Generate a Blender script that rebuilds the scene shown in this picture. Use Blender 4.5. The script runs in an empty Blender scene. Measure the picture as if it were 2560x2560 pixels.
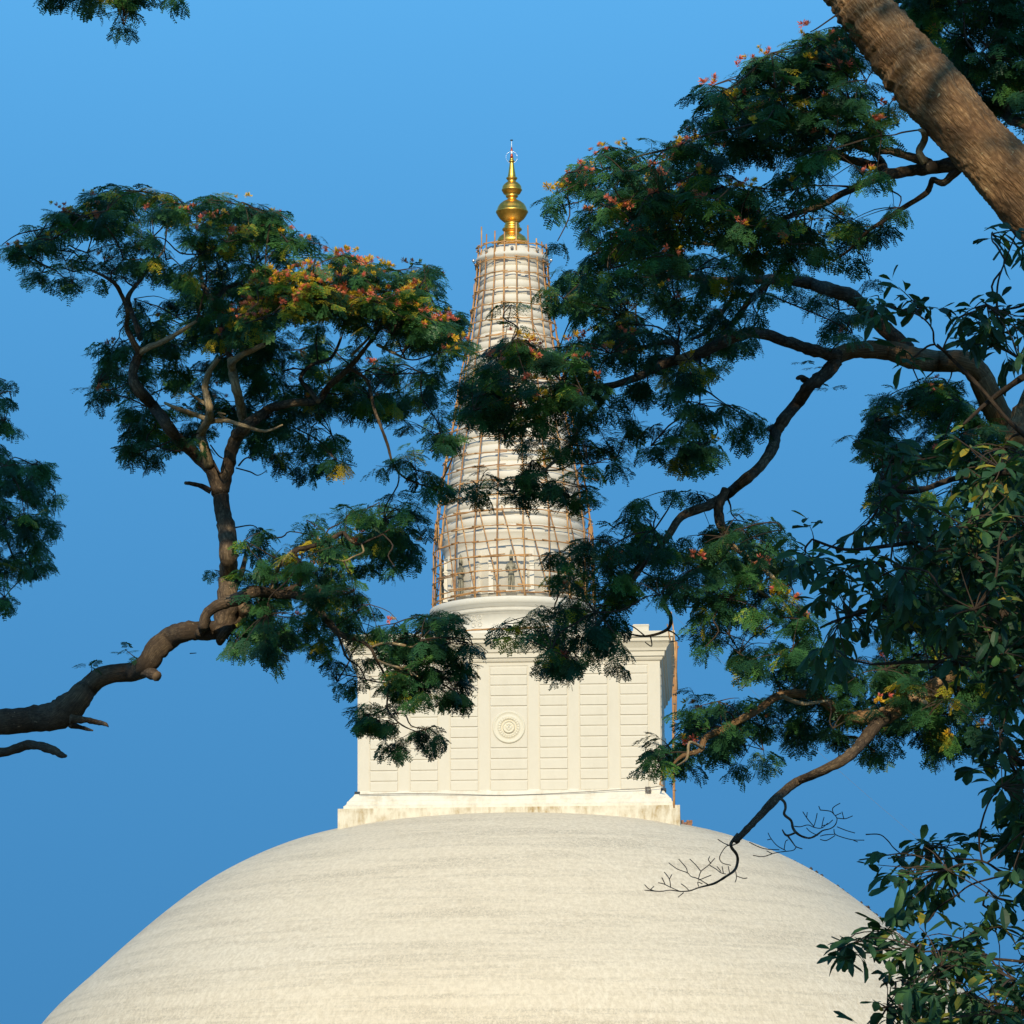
import bpy, math, random
import numpy as np
from mathutils import Vector, Matrix, noise
R = math.radians
random.seed(7); np.random.seed(7)
scn = bpy.context.scene
COL = scn.collection

# ------------------------------------------------------------------ camera
F = 12700.0                     # focal length in photo pixels (photo is 2560 wide)
PITCH, YAW, ROLL = R(11.4), R(0.02), R(-0.33)
CAMLOC = Vector((0, 0, 1.6))
CROT = Matrix.Rotation(YAW, 3, 'Z') @ Matrix.Rotation(R(90)+PITCH, 3, 'X') @ Matrix.Rotation(ROLL, 3, 'Z')
cam = bpy.data.cameras.new('camera'); camo = bpy.data.objects.new('camera', cam); COL.objects.link(camo)
cam.sensor_width = 36; cam.lens = F*36/2560; cam.clip_start = 0.5; cam.clip_end = 9000
camo.matrix_world = Matrix.Translation(CAMLOC) @ CROT.to_4x4()
scn.camera = camo
CINV = CROT.transposed()

def at(px, py, Y):
    """survey helper: the point of the plane y = Y seen in photo direction (px, py)"""
    d = CROT @ Vector(((px-1280)/F, (1280-py)/F, -1))
    return CAMLOC + d*(Y/d.y)
def px_of(p):
    v = CINV @ (p-CAMLOC)
    return 1280 + F*v.x/(-v.z), 1280 - F*v.y/(-v.z)
def depth(p): return -(CINV @ (p-CAMLOC)).z

# ------------------------------------------------------------------ helpers
def tag(o, label=None, cat=None, group=None, kind=None):
    if label: o['label'] = label
    if cat: o['category'] = cat
    if group: o['group'] = group
    if kind: o['kind'] = kind
    return o
def empty(name, loc, label=None, cat=None, group=None, rz=0):
    o = bpy.data.objects.new(name, None); COL.objects.link(o)
    o.location = loc; o.rotation_euler.z = rz; o.empty_display_size = .5
    return tag(o, label, cat, group)
def link_mesh(name, me, mat, parent=None, smooth=False):
    o = bpy.data.objects.new(name, me); COL.objects.link(o)
    if parent is not None: o.parent = parent
    if mat: me.materials.append(mat)
    if smooth: me.polygons.foreach_set('use_smooth', [True]*len(me.polygons))
    return o

class MB:
    def __init__(s): s.v = []; s.f = []; s.uv = []; s.hasuv = False
    def add(s, vs, fs, uvs=None):
        b = len(s.v); s.v += [tuple(v) for v in vs]; s.f += [tuple(b+i for i in f) for f in fs]
        if uvs: s.uv += uvs; s.hasuv = True
        else: s.uv += [(0, 0)]*sum(len(f) for f in fs)
    def box(s, c, d, M=None, taper=1.0):
        x, y, z = d[0]/2, d[1]/2, d[2]/2
        vs = [Vector((sx*x*(taper if sz > 0 else 1), sy*y*(taper if sz > 0 else 1), sz*z)) for sz in (-1, 1) for sx, sy in ((-1, -1), (1, -1), (1, 1), (-1, 1))]
        c = Vector(c)
        vs = [(M @ (v+c)) if M else v+c for v in vs]
        s.add(vs, [(3, 2, 1, 0), (4, 5, 6, 7), (0, 1, 5, 4), (1, 2, 6, 5), (2, 3, 7, 6), (3, 0, 4, 7)])
    def lathe(s, prof, n=96, M=None, cap=True):
        vs = []; fs = []
        for r, z in prof:
            for i in range(n):
                a = 2*math.pi*i/n
                v = Vector((r*math.cos(a), r*math.sin(a), z)); vs.append(M @ v if M else v)
        for j in range(len(prof)-1):
            for i in range(n):
                k = (i+1) % n
                fs.append((j*n+i, j*n+k, (j+1)*n+k, (j+1)*n+i))
        if cap:
            fs.append(tuple(range(n-1, -1, -1))); m = (len(prof)-1)*n; fs.append(tuple(m+i for i in range(n)))
        s.add(vs, fs)
    def square(s, prof, rot=0, cap=True):
        """mitred square mouldings: prof = (half width, z)"""
        vs = []; fs = []
        for h, z in prof:
            for sx, sy in ((-1, -1), (1, -1), (1, 1), (-1, 1)):
                x, y = sx*h, sy*h
                vs.append((x*math.cos(rot)-y*math.sin(rot), x*math.sin(rot)+y*math.cos(rot), z))
        for j in range(len(prof)-1):
            for i in range(4):
                k = (i+1) % 4; fs.append((j*4+i, j*4+k, (j+1)*4+k, (j+1)*4+i))
        if cap:
            m = (len(prof)-1)*4; fs += [(3, 2, 1, 0), (m, m+1, m+2, m+3)]
        s.add(vs, fs)
    def tube(s, pts, rad, n=8, uvs=False, bump=0, seed=0.0, cap=True, fine=0):
        pts = [Vector(p) for p in pts]; N = len(pts)
        if not hasattr(rad, '__len__'): rad = [rad]*N
        t0 = (pts[1]-pts[0]).normalized()
        u = t0.orthogonal().normalized(); vs = []; L = 0; lens = []
        for i, p in enumerate(pts):
            t = (pts[min(i+1, N-1)]-pts[max(i-1, 0)])
            t = t.normalized() if t.length > 1e-9 else t0
            u = (u - t*u.dot(t)).normalized(); w = t.cross(u)
            if i: L += (p-pts[i-1]).length
            lens.append(L)
            for k in range(n):
                a = 2*math.pi*k/n; d = u*math.cos(a)+w*math.sin(a); r = rad[i]
                if bump:
                    q = p + d*r
                    r *= 1 + bump*(noise.noise(q*(1.2/max(rad[i], .02)*.35)+Vector((seed, 0, 0))) + .6*noise.noise(q*(3.2/max(rad[i], .02)*.35)+Vector((seed+9, 0, 0))))
                    if fine:
                        lc = Vector((k/n*6.2832*rad[i]*11, L*4.5, seed)); r += fine*(-abs(noise.noise(lc))*1.6+.7*noise.noise(q*26)+.5*noise.noise(q*60))
                vs.append(p+d*r)
        fs = []; uvl = []
        for i in range(N-1):
            for k in range(n):
                m = (k+1) % n; fs.append((i*n+k, i*n+m, (i+1)*n+m, (i+1)*n+k))
                if uvs:
                    c = 6.2832*max(rad[0], rad[-1]); a0, a1 = k/n*c, (k+1)/n*c
                    uvl += [(a0, lens[i]), (a1, lens[i]), (a1, lens[i+1]), (a0, lens[i+1])]
        if cap:
            fs.append(tuple(range(n-1, -1, -1))); fs.append(tuple((N-1)*n+k for k in range(n)))
            if uvs: uvl += [(0, 0)]*(2*n)
        s.add(vs, fs, uvl if uvs else None)
    def build(s, name, mat, parent=None, smooth=False, origin=None):
        o0 = origin if origin is not None else Vector((0, 0, 0))
        me = bpy.data.meshes.new(name)
        me.from_pydata([(v[0]-o0[0], v[1]-o0[1], v[2]-o0[2]) for v in s.v], [], s.f)
        if s.hasuv:
            l = me.uv_layers.new(name='uv'); l.data.foreach_set('uv', [c for q in s.uv for c in q])
        me.update()
        return link_mesh(name, me, mat, parent, smooth)

def catmull(pts, rad, sub=5):
    P = [Vector(p) for p in pts]; n = len(P)
    if n < 3:
        return ([P[0].lerp(P[-1], t/sub) for t in range(sub+1)], [rad[0]+(rad[-1]-rad[0])*t/sub for t in range(sub+1)])
    out = []; rr = []
    for i in range(n-1):
        p0, p1, p2, p3 = P[max(i-1, 0)], P[i], P[i+1], P[min(i+2, n-1)]
        for j in range(sub):
            t = j/sub; t2 = t*t; t3 = t2*t
            out.append(.5*((2*p1)+(p2-p0)*t+(2*p0-5*p1+4*p2-p3)*t2+(3*p1-p0-3*p2+p3)*t3))
            rr.append(rad[i]*(1-t)+rad[i+1]*t)
    out.append(P[-1]); rr.append(rad[-1])
    return out, rr

# ------------------------------------------------------------------ materials
def mat(name, rough=.8, metal=0, color=(.5, .5, .5), spec=.3):
    m = bpy.data.materials.new(name); m.use_nodes = True
    b = m.node_tree.nodes['Principled BSDF']
    b.inputs['Base Color'].default_value = (*color, 1); b.inputs['Roughness'].default_value = rough
    b.inputs['Metallic'].default_value = metal; b.inputs['Specular IOR Level'].default_value = spec
    return m, m.node_tree.nodes, m.node_tree.links, b
def texco(N, L, kind='Object', scale=(1, 1, 1)):
    t = N.new('ShaderNodeTexCoord'); mp = N.new('ShaderNodeMapping'); mp.inputs['Scale'].default_value = scale
    L.new(t.outputs[kind], mp.inputs[0]); return mp.outputs[0]
def nz(N, L, vec, scale, detail=6, rough=.6):
    n = N.new('ShaderNodeTexNoise'); n.inputs['Scale'].default_value = scale; n.inputs['Detail'].default_value = detail
    n.inputs['Roughness'].default_value = rough; L.new(vec, n.inputs['Vector']); return n.outputs['Fac']
def ramp(N, L, fac, stops):
    r = N.new('ShaderNodeValToRGB'); e = r.color_ramp.elements
    e[0].position, e[0].color = stops[0][0], (*stops[0][1], 1); e[1].position, e[1].color = stops[-1][0], (*stops[-1][1], 1)
    for p, c in stops[1:-1]:
        q = e.new(p); q.color = (*c, 1)
    L.new(fac, r.inputs[0]); return r.outputs[0]
def mixc(N, L, fac, a, b, mode='MIX'):
    m = N.new('ShaderNodeMix'); m.data_type = 'RGBA'; m.blend_type = mode
    if isinstance(fac, float): m.inputs[0].default_value = fac
    else: L.new(fac, m.inputs[0])
    for i, x in ((6, a), (7, b)):
        if isinstance(x, tuple): m.inputs[i].default_value = (*x, 1)
        else: L.new(x, m.inputs[i])
    return m.outputs[2]
def bump(N, L, b, h, strength, dist):
    n = N.new('ShaderNodeBump'); n.inputs['Strength'].default_value = strength; n.inputs['Distance'].default_value = dist
    L.new(h, n.inputs['Height']); L.new(n.outputs[0], b.inputs['Normal']); return n
def math_(N, L, op, a, b):
    m = N.new('ShaderNodeMath'); m.operation = op
    for i, x in enumerate((a, b)):
        if isinstance(x, (int, float)): m.inputs[i].default_value = x
        else: L.new(x, m.inputs[i])
    return m.outputs[0]

# weathered limewash on the dome
M_dome, N, L, B = mat('dome_limewash', .9)
v = texco(N, L)
big = nz(N, L, v, .06, 4)
vs_ = texco(N, L, scale=(1, 1, .3)); streak = nz(N, L, vs_, 3.2, 9, .75)
hb = texco(N, L, scale=(.10, .10, 2.2)); band = nz(N, L, hb, .6, 8, .75)
spk = nz(N, L, v, 6.0, 9, .85)
c1 = ramp(N, L, big, [(.3, (.85, .73, .555)), (.7, (.90, .79, .62))])
c2 = mixc(N, L, ramp(N, L, streak, [(.40, (0, 0, 0)), (.60, (1, 1, 1))]), (.73, .62, .46), c1)
gm = math_(N, L, 'MULTIPLY', ramp(N, L, band, [(.46, (0, 0, 0)), (.60, (1, 1, 1))]), ramp(N, L, spk, [(.44, (0, 0, 0)), (.60, (1, 1, 1))]))
c3 = mixc(N, L, math_(N, L, 'MULTIPLY', gm, .7), c2, (.40, .33, .24))
c4 = mixc(N, L, ramp(N, L, nz(N, L, v, 5.5, 6, .8), [(.62, (0, 0, 0)), (.7, (.7, .7, .7))]), c3, (.32, .28, .22))
L.new(c4, B.inputs['Base Color'])
bump(N, L, B, math_(N, L, 'ADD', streak, math_(N, L, 'MULTIPLY', spk, .8)), 1.0, .09)

# clean white plaster
def plaster(name, base, dirt, amt, sc=.35):
    m, N, L, B = mat(name, .75)
    v = texco(N, L); n1 = nz(N, L, v, sc, 6, .65); n2 = nz(N, L, texco(N, L, scale=(1, 1, .25)), 1.8, 8, .7)
    f = math_(N, L, 'MULTIPLY', ramp(N, L, n1, [(.35, (0, 0, 0)), (.7, (1, 1, 1))]), ramp(N, L, n2, [(.38, (0, 0, 0)), (.68, (1, 1, 1))]))
    L.new(mixc(N, L, math_(N, L, 'MULTIPLY', f, amt), base, dirt), B.inputs['Base Color'])
    bump(N, L, B, nz(N, L, v, 3, 6), .25, .05)
    return m
M_wall = plaster('white_plaster', (.66, .605, .50), (.53, .48, .38), .45, .4)
M_spire = plaster('spire_plaster', (.72, .675, .585), (.58, .54, .46), .45, .6)
M_plinth = plaster('weathered_plinth', (.72, .66, .53), (.36, .25, .11), 1.6, .7)
M_gold, N, L, B = mat('polished_gold', .3, 1, (1, .52, .09))
v = texco(N, L); L.new(ramp(N, L, nz(N, L, v, 1.4, 5), [(.3, (.88, .44, .07)), (.7, (1, .60, .13))]), B.inputs['Base Color'])
L.new(ramp(N, L, nz(N, L, v, 4, 5), [(.3, (.32, .32, .32)), (.7, (.48, .48, .48))]), B.inputs['Roughness'])
M_crystal, N, L, B = mat('crystal', .08, 0, (.85, .87, .9), .8)
M_ruby, N, L, B = mat('red_gilding', .35, .5, (.55, .1, .04), .6)
M_dark, N, L, B = mat('dark_metal', .5, .6, (.05, .055, .06))
M_chrome, N, L, B = mat('pale_metal', .3, .8, (.7, .7, .72))
M_lamp, N, L, B = mat('lamp_grey', .5, .4, (.3, .29, .27))
M_bronze, N, L, B = mat('statue_paint', .6, .15, (.36, .33, .25))
v = texco(N, L); L.new(ramp(N, L, nz(N, L, v, 3, 6), [(.35, (.10, .10, .08)), (.7, (.36, .33, .24))]), B.inputs['Base Color'])
M_face, N, L, B = mat('carved_stucco', .7, 0, (.68, .63, .51))
M_bamboo, N, L, B = mat('bamboo', .55)
oi = N.new('ShaderNodeObjectInfo')
cr = ramp(N, L, oi.outputs['Random'], [(0, (.42, .20, .075)), (.5, (.56, .29, .11)), (1, (.68, .40, .17))])
L.new(mixc(N, L, ramp(N, L, nz(N, L, texco(N, L), 1.1, 6), [(.4, (0, 0, 0)), (.65, (.8, .8, .8))]), cr, (.24, .13, .06)), B.inputs['Base Color'])
M_brick, N, L, B = mat('brick', .9)
L.new(ramp(N, L, nz(N, L, texco(N, L), 3, 4), [(.3, (.2, .1, .06)), (.7, (.38, .2, .12))]), B.inputs['Base Color'])
M_cable, N, L, B = mat('cable', .6, 0, (.16, .14, .12))
M_wire, N, L, B = mat('guy_wire', .5, .3, (.22, .22, .22))

def bark(name, a, b, c, s, d):
    """plated bark: furrows (voronoi edges at two sizes, torn by noise) running along the wood"""
    m, N, L, B = mat(name, .88)
    t = N.new('ShaderNodeTexCoord'); mp = N.new('ShaderNodeMapping'); mp.inputs['Scale'].default_value = (1, .42, 1)
    L.new(t.outputs['UV'], mp.inputs[0])
    def warp(vec, sc, amt):
        w_ = N.new('ShaderNodeTexNoise'); w_.inputs['Scale'].default_value = sc; w_.inputs['Detail'].default_value = 7; w_.inputs['Roughness'].default_value = .65; L.new(vec, w_.inputs['Vector'])
        sb = N.new('ShaderNodeVectorMath'); sb.operation = 'SUBTRACT'; L.new(w_.outputs['Color'], sb.inputs[0]); sb.inputs[1].default_value = (.5, .5, .5)
        ml = N.new('ShaderNodeVectorMath'); ml.operation = 'SCALE'; L.new(sb.outputs[0], ml.inputs[0]); ml.inputs['Scale'].default_value = amt
        ad = N.new('ShaderNodeVectorMath'); ad.operation = 'ADD'; L.new(vec, ad.inputs[0]); L.new(ml.outputs[0], ad.inputs[1]); return ad.outputs[0]
    wv = warp(mp.outputs[0], .35/s, s*1.6)
    def vor(sc):
        vo = N.new('ShaderNodeTexVoronoi'); vo.feature = 'DISTANCE_TO_EDGE'; vo.inputs['Scale'].default_value = sc; vo.inputs['Randomness'].default_value = 1; L.new(wv, vo.inputs['Vector']); return vo.outputs['Distance']
    e1 = ramp(N, L, vor(.75/s), [(0, (0, 0, 0)), (.12, (.6, .6, .6)), (.35, (1, 1, 1))]); e2 = ramp(N, L, vor(2.1/s), [(0, (.35, .35, .35)), (.25, (1, 1, 1))])
    ed = math_(N, L, 'MULTIPLY', e1, e2)
    n0 = nz(N, L, t.outputs['Object'], 1.3, 6, .6); n1 = nz(N, L, t.outputs['Object'], 9, 9, .75); n2 = nz(N, L, wv, 2.5/s, 8, .75)
    col = ramp(N, L, math_(N, L, 'ADD', math_(N, L, 'MULTIPLY', n0, .5), math_(N, L, 'MULTIPLY', n1, .5)), [(.36, a), (.5, b), (.62, c)])
    c2 = mixc(N, L, math_(N, L, 'MULTIPLY', math_(N, L, 'SUBTRACT', 1, ed), .78), col, tuple(x*.35 for x in a))
    c3 = mixc(N, L, ramp(N, L, nz(N, L, t.outputs['Object'], 22, 4, .6), [(.66, (0, 0, 0)), (.72, (.6, .6, .6))]), c2, tuple(min(1, x*1.5) for x in c))
    L.new(c3, B.inputs['Base Color'])
    bump(N, L, B, math_(N, L, 'ADD', ed, math_(N, L, 'MULTIPLY', n2, .9)), .7, d)
    return m
M_bark_big = bark('furrowed_bark', (.34, .18, .085), (.60, .355, .17), (.82, .58, .33), .085, .055)
M_bark = bark('limb_bark', (.085, .058, .04), (.18, .125, .08), (.42, .30, .18), .045, .012)
M_dead_sunlit = bark('pale_dead_sunlit_bark', (.42, .30, .16), (.60, .45, .26), (.78, .62, .38), .05, .01)  # pale bark of dead wood, also used to paint a branch as sunlit
M_twig, N, L, B = mat('twig_bark', .85, 0, (.06, .042, .03))

def leafmat(name, stops, trans=.25, gloss=.45):
    m = bpy.data.materials.new(name); m.use_nodes = True; N = m.node_tree.nodes; L = m.node_tree.links
    B = N['Principled BSDF']; B.inputs['Roughness'].default_value = gloss; B.inputs['Specular IOR Level'].default_value = .35
    a = N.new('ShaderNodeAttribute'); a.attribute_name = 'tint'
    c = ramp(N, L, a.outputs['Fac'], stops); L.new(c, B.inputs['Base Color'])
    tr = N.new('ShaderNodeBsdfTranslucent'); L.new(mixc(N, L, 1.0, c, (1.0, 1.1, .5), 'MULTIPLY'), tr.inputs['Color'])
    ms = N.new('ShaderNodeMixShader'); ms.inputs[0].default_value = trans+.08
    out = N['Material Output']; L.new(B.outputs[0], ms.inputs[1]); L.new(tr.outputs[0], ms.inputs[2]); L.new(ms.outputs[0], out.inputs[0])
    return m
M_leaf = leafmat('rain_tree_leaf', [(0, (.018, .070, .042)), (.5, (.042, .140, .054)), (.84, (.11, .27, .06)), (.87, (.26, .38, .05)), (1, (.60, .46, .04))])
M_broad = leafmat('broad_leaf', [(0, (.020, .062, .036)), (.55, (.040, .112, .050)), (.9, (.09, .20, .05)), (1, (.45, .34, .04))], .2, .52)
M_flower = leafmat('blossom', [(0, (.90, .24, .20)), (.45, (.88, .33, .18)), (.55, (.85, .50, .06)), (1, (.88, .62, .05))], .3, .7)

# ------------------------------------------------------------------ world and sun
SUN_EL, SUN_AZ = R(24), R(4)     # azimuth: to the left of straight behind the camera
SDIR = Vector((-math.sin(SUN_AZ)*math.cos(SUN_EL), -math.cos(SUN_AZ)*math.cos(SUN_EL), math.sin(SUN_EL)))
SKYTINT = (1.0, 1.34, 1.33)
w = bpy.data.worlds.new('World'); scn.world = w; w.use_nodes = True
N = w.node_tree.nodes; L = w.node_tree.links
sky = N.new('ShaderNodeTexSky'); sky.sky_type = 'NISHITA'; sky.sun_disc = False
sky.sun_elevation = SUN_EL; sky.sun_rotation = math.pi + SUN_AZ
sky.altitude = 0; sky.air_density = 1.0; sky.dust_density = .3; sky.ozone_density = 2.5
bg = N['Background']; bg.inputs['Strength'].default_value = .142
# the hazeless low sky of the photo: take the colour of the low sky from higher up
tc = N.new('ShaderNodeTexCoord'); sx = N.new('ShaderNodeSeparateXYZ'); L.new(tc.outputs['Generated'], sx.inputs[0])
zz1 = math_(N, L, 'MAXIMUM', math_(N, L, 'SUBTRACT', 1.06, math_(N, L, 'MULTIPLY', sx.outputs[2], 2.0)), sx.outputs[2])
cx_ = N.new('ShaderNodeCombineXYZ'); L.new(sx.outputs[0], cx_.inputs[0]); L.new(sx.outputs[1], cx_.inputs[1]); L.new(zz1, cx_.inputs[2])
nv = N.new('ShaderNodeVectorMath'); nv.operation = 'NORMALIZE'; L.new(cx_.outputs[0], nv.inputs[0]); L.new(nv.outputs[0], sky.inputs['Vector'])
hs = N.new('ShaderNodeHueSaturation'); hs.inputs['Saturation'].default_value = 1.15
L.new(mixc(N, L, 1.0, sky.outputs[0], SKYTINT, 'MULTIPLY'), hs.inputs['Color']); L.new(hs.outputs[0], bg.inputs['Color'])
sl = bpy.data.lights.new('sun', 'SUN'); sl.energy = 3.6; sl.angle = R(.5); sl.color = (1, .855, .60)
so = bpy.data.objects.new('sun', sl); COL.objects.link(so)
so.rotation_euler = (-SDIR).to_track_quat('-Z', 'Y').to_euler(); so.location = (0, -20, 60)
scn.view_settings.view_transform = 'Standard'; scn.view_settings.look = 'None'
scn.view_settings.exposure = .1; scn.view_settings.gamma = 1

# ------------------------------------------------------------------ ground
M_ground, N, L, B = mat('grassy_ground', .95)
L.new(ramp(N, L, nz(N, L, texco(N, L), .15, 8), [(.35, (.05, .07, .025)), (.6, (.12, .10, .06)), (.8, (.2, .16, .1))]), B.inputs['Base Color'])
g = MB(); S = 6000; n = 24
vs = [(-S+2*S*i/n, -S+2*S*j/n, 0) for j in range(n+1) for i in range(n+1)]
g.add(vs, [(j*(n+1)+i, j*(n+1)+i+1, (j+1)*(n+1)+i+1, (j+1)*(n+1)+i) for j in range(n) for i in range(n)])
tag(g.build('ground', M_ground), kind='structure')
M_pave = plaster('terrace_paving', (.42, .38, .31), (.25, .21, .16), 1, .2)
g = MB(); g.square([(75, .004), (75, 2.2), (74.4, 2.2), (74.4, 2.6)]); 
pt = g.build('terrace', M_pave); pt.location = (0, 400, 0); tag(pt, kind='structure')

# ------------------------------------------------------------------ stupa
SY = 400.0; SX = 0.0
ROTB = R(-2.3)
stupa = empty('stupa', (SX, SY, 2.6), 'huge white brick stupa with a round dome, square tower and ringed spire topped in gold', 'stupa')
O = Vector((SX, SY, 2.6))
axis_x = lambda py: px_of(Vector((SX, SY, 60)))[0] + (py-1500)*0
def ax(py):      # photo x of the stupa's axis at photo y
    lo, hi = 0.0, 200.0
    for _ in range(40):
        m = (lo+hi)/2
        if px_of(Vector((SX, SY, m)))[1] > py: lo = m
        else: hi = m
    return lo
def pr(py, hw):  # silhouette (photo y, half width) -> (radius, height above stupa base)
    z = ax(py); return hw*depth(Vector((SX, SY, z)))/F, z-2.6
def zf(py, Y):   # height of photo y on the plane y = Y
    return at(1280, py, Y).z-2.6
# dome: silhouette measured at (half width, y)
sil = [(575, 2108), (720, 2174), (865, 2272), (1035, 2417.6), (1182, 2560)]
prof = [(0.01, zf(2031, 386.85)+.9), (6, zf(2031, 386.85)+.7), (13.15, zf(2031, 386.85)), (18.3, zf(2066, 386.85))]
for i, (x, y) in enumerate(sil):
    if i == 0: continue
    a, b = sil[max(i-1, 0)], sil[min(i+1, len(sil)-1)]
    sl_ = (b[1]-a[1])/(b[0]-a[0]); nu = math.pi/2 - math.atan(sl_)
    e = R(7.2); sa = min(.9, math.tan(nu)*math.tan(e))
    x2 = x/math.sqrt(1-sa*sa); y2 = y + x2*sa*math.sin(e)
    prof.append(pr(y2, x2))
DOMEPROF = prof[:]
prof = prof[::-1]
low = [(44.6, 4.0), (44.4, 9.0), (43.2, 15.5), (40.6, 22.3)]
# continue the measured curve down to the drum-like foot
rr0, zz0 = prof[0]
print('DOME', prof)
low = [(48.6, 6.3), (48.4, 11), (47.2, 17.5), (44.9, 24.3), (41.6, 31)]
low = [q for q in low if q[1] < zz0-3]
base = [(53, 0), (53, 1.6), (51.6, 1.7), (51.6, 3.2), (50.2, 3.3), (50.2, 4.8), (48.9, 5.0)]
P3 = [Vector((r, z, 0)) for r, z in low+prof]
P3, _ = catmull(P3, [0]*len(P3), 6)
mb = MB(); mb.lathe(base+[(max(p.x, .01), p.y) for p in P3], 240)
mb.build('dome', M_dome, stupa, True)

# square tower ----------------------------------------------------
FY = 388.1; W = 11.72
mb = MB(); mb.square([(W, zf(1985, FY)), (W, zf(1650, FY))], ROTB); tower = mb.build('square_tower', M_wall, stupa)
RB = Matrix.Rotation(ROTB, 4, 'Z')
zc = lambda cy: zf(1480+cy/2.055, FY)
cols = [(-10.75, -8.61), (-7.64, -5.5), (-4.53, -2.39), (-1.44, 1.44), (2.39, 4.53), (5.5, 7.64), (8.61, 10.75)]
rows = [380, 425, 478, 532, 585, 638, 690, 745, 800, 855, 911, 965, 1020]
for face in range(4):
    FR = RB @ Matrix.Rotation(face*math.pi/2, 4, 'Z')
    for ci, (x0, x1) in enumerate(cols):
        rws = rows if ci != 3 else [380, 425, 478, 532, 585, 800, 855, 911, 965, 1020]
        m = MB()
        for a, b in zip(rws[:-1], rws[1:]):
            z1, z0 = zc(a), zc(b); g_ = .055; t0 = .075; e = .05; tt = .035
            # each course leans out to its lower edge, with a chamfered top
            y = -W
            vs = [(x0, y+.01, z0), (x1, y+.01, z0), (x0, y-t0, z0+g_), (x1, y-t0, z0+g_), (x0, y-t0, z1-e-.10), (x1, y-t0, z1-e-.10), (x0, y-tt, z1-.02), (x1, y-tt, z1-.02), (x0, y+.01, z1-.02), (x1, y+.01, z1-.02)]
            vs[2] = (x0+.03, y-t0, z0+g_); vs[3] = (x1-.03, y-t0, z0+g_); vs[4] = (x0+.03, y-t0, z1-e-.10); vs[5] = (x1-.03, y-t0, z1-e-.10)
            vs[0] = (x0, y+.01, z0+g_-.005); vs[1] = (x1, y+.01, z0+g_-.005)
            m.add([FR @ Vector(q) for q in vs], [(0, 1, 3, 2), (2, 3, 5, 4), (4, 5, 7, 6), (6, 7, 9, 8), (0, 2, 4, 6, 8), (1, 9, 7, 5, 3)])
        # thin frame line round the panel
        zt, zb = zc(376), zc(1022)
        for xx in (x0-.06, x1+.06): m.box((xx, -W-.02, (zt+zb)/2), (.035, .05, zt-zb), FR)
        m.box(((x0+x1)/2, -W-.02, zt), (x1-x0+.155, .05, .035), FR)
        m.build('rusticated_panel', M_wall, tower)
off = lambda y, d: (W+d, zf(y, FY-.6))
mb = MB(); mb.square([off(1652, -.3), off(1652, .03), off(1650, .14), off(1645, .22), off(1641, .22), off(1641, .36), off(1629, .38), off(1628.5, .5), off(1622, .56), off(1612, .78), off(1607.5, .92), off(1607, 1.0), off(1597.5, 1.02), off(1597, 1.2), off(1583.5, 1.2), off(1583, .6)], ROTB)
mb.build('cornice', M_wall, tower)
mb = MB(); mb.box((10.3, -W-.2, zf(1577, FY)-.03), (1.2, 1.2, .62), RB); mb.box((10.3, -W-.2, zf(1571, FY)), (1.28, 1.28, .08), RB); mb.build('parapet_block', M_wall, tower)
mb = MB(); mb.square([off(2019.5, 1.02), off(2012, 1.02), off(2010, .92), off(2006, .80), off(2000, .76), off(1997.5, .66), off(1988.5, .44), off(1988, .42), off(1983, .28), off(1981, .26), off(1973, .05), off(1970, 0), off(1970, -.4)], ROTB)
mb.build('base_moulding', plaster('base_plaster', (.78, .72, .6), (.5, .4, .25), .8, .8), stupa)
mb = MB(); mb.square([off(2110, 1.43), off(2020, 1.43), off(2019.6, .9)], ROTB); mb.build('plinth', M_plinth, stupa)
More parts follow.
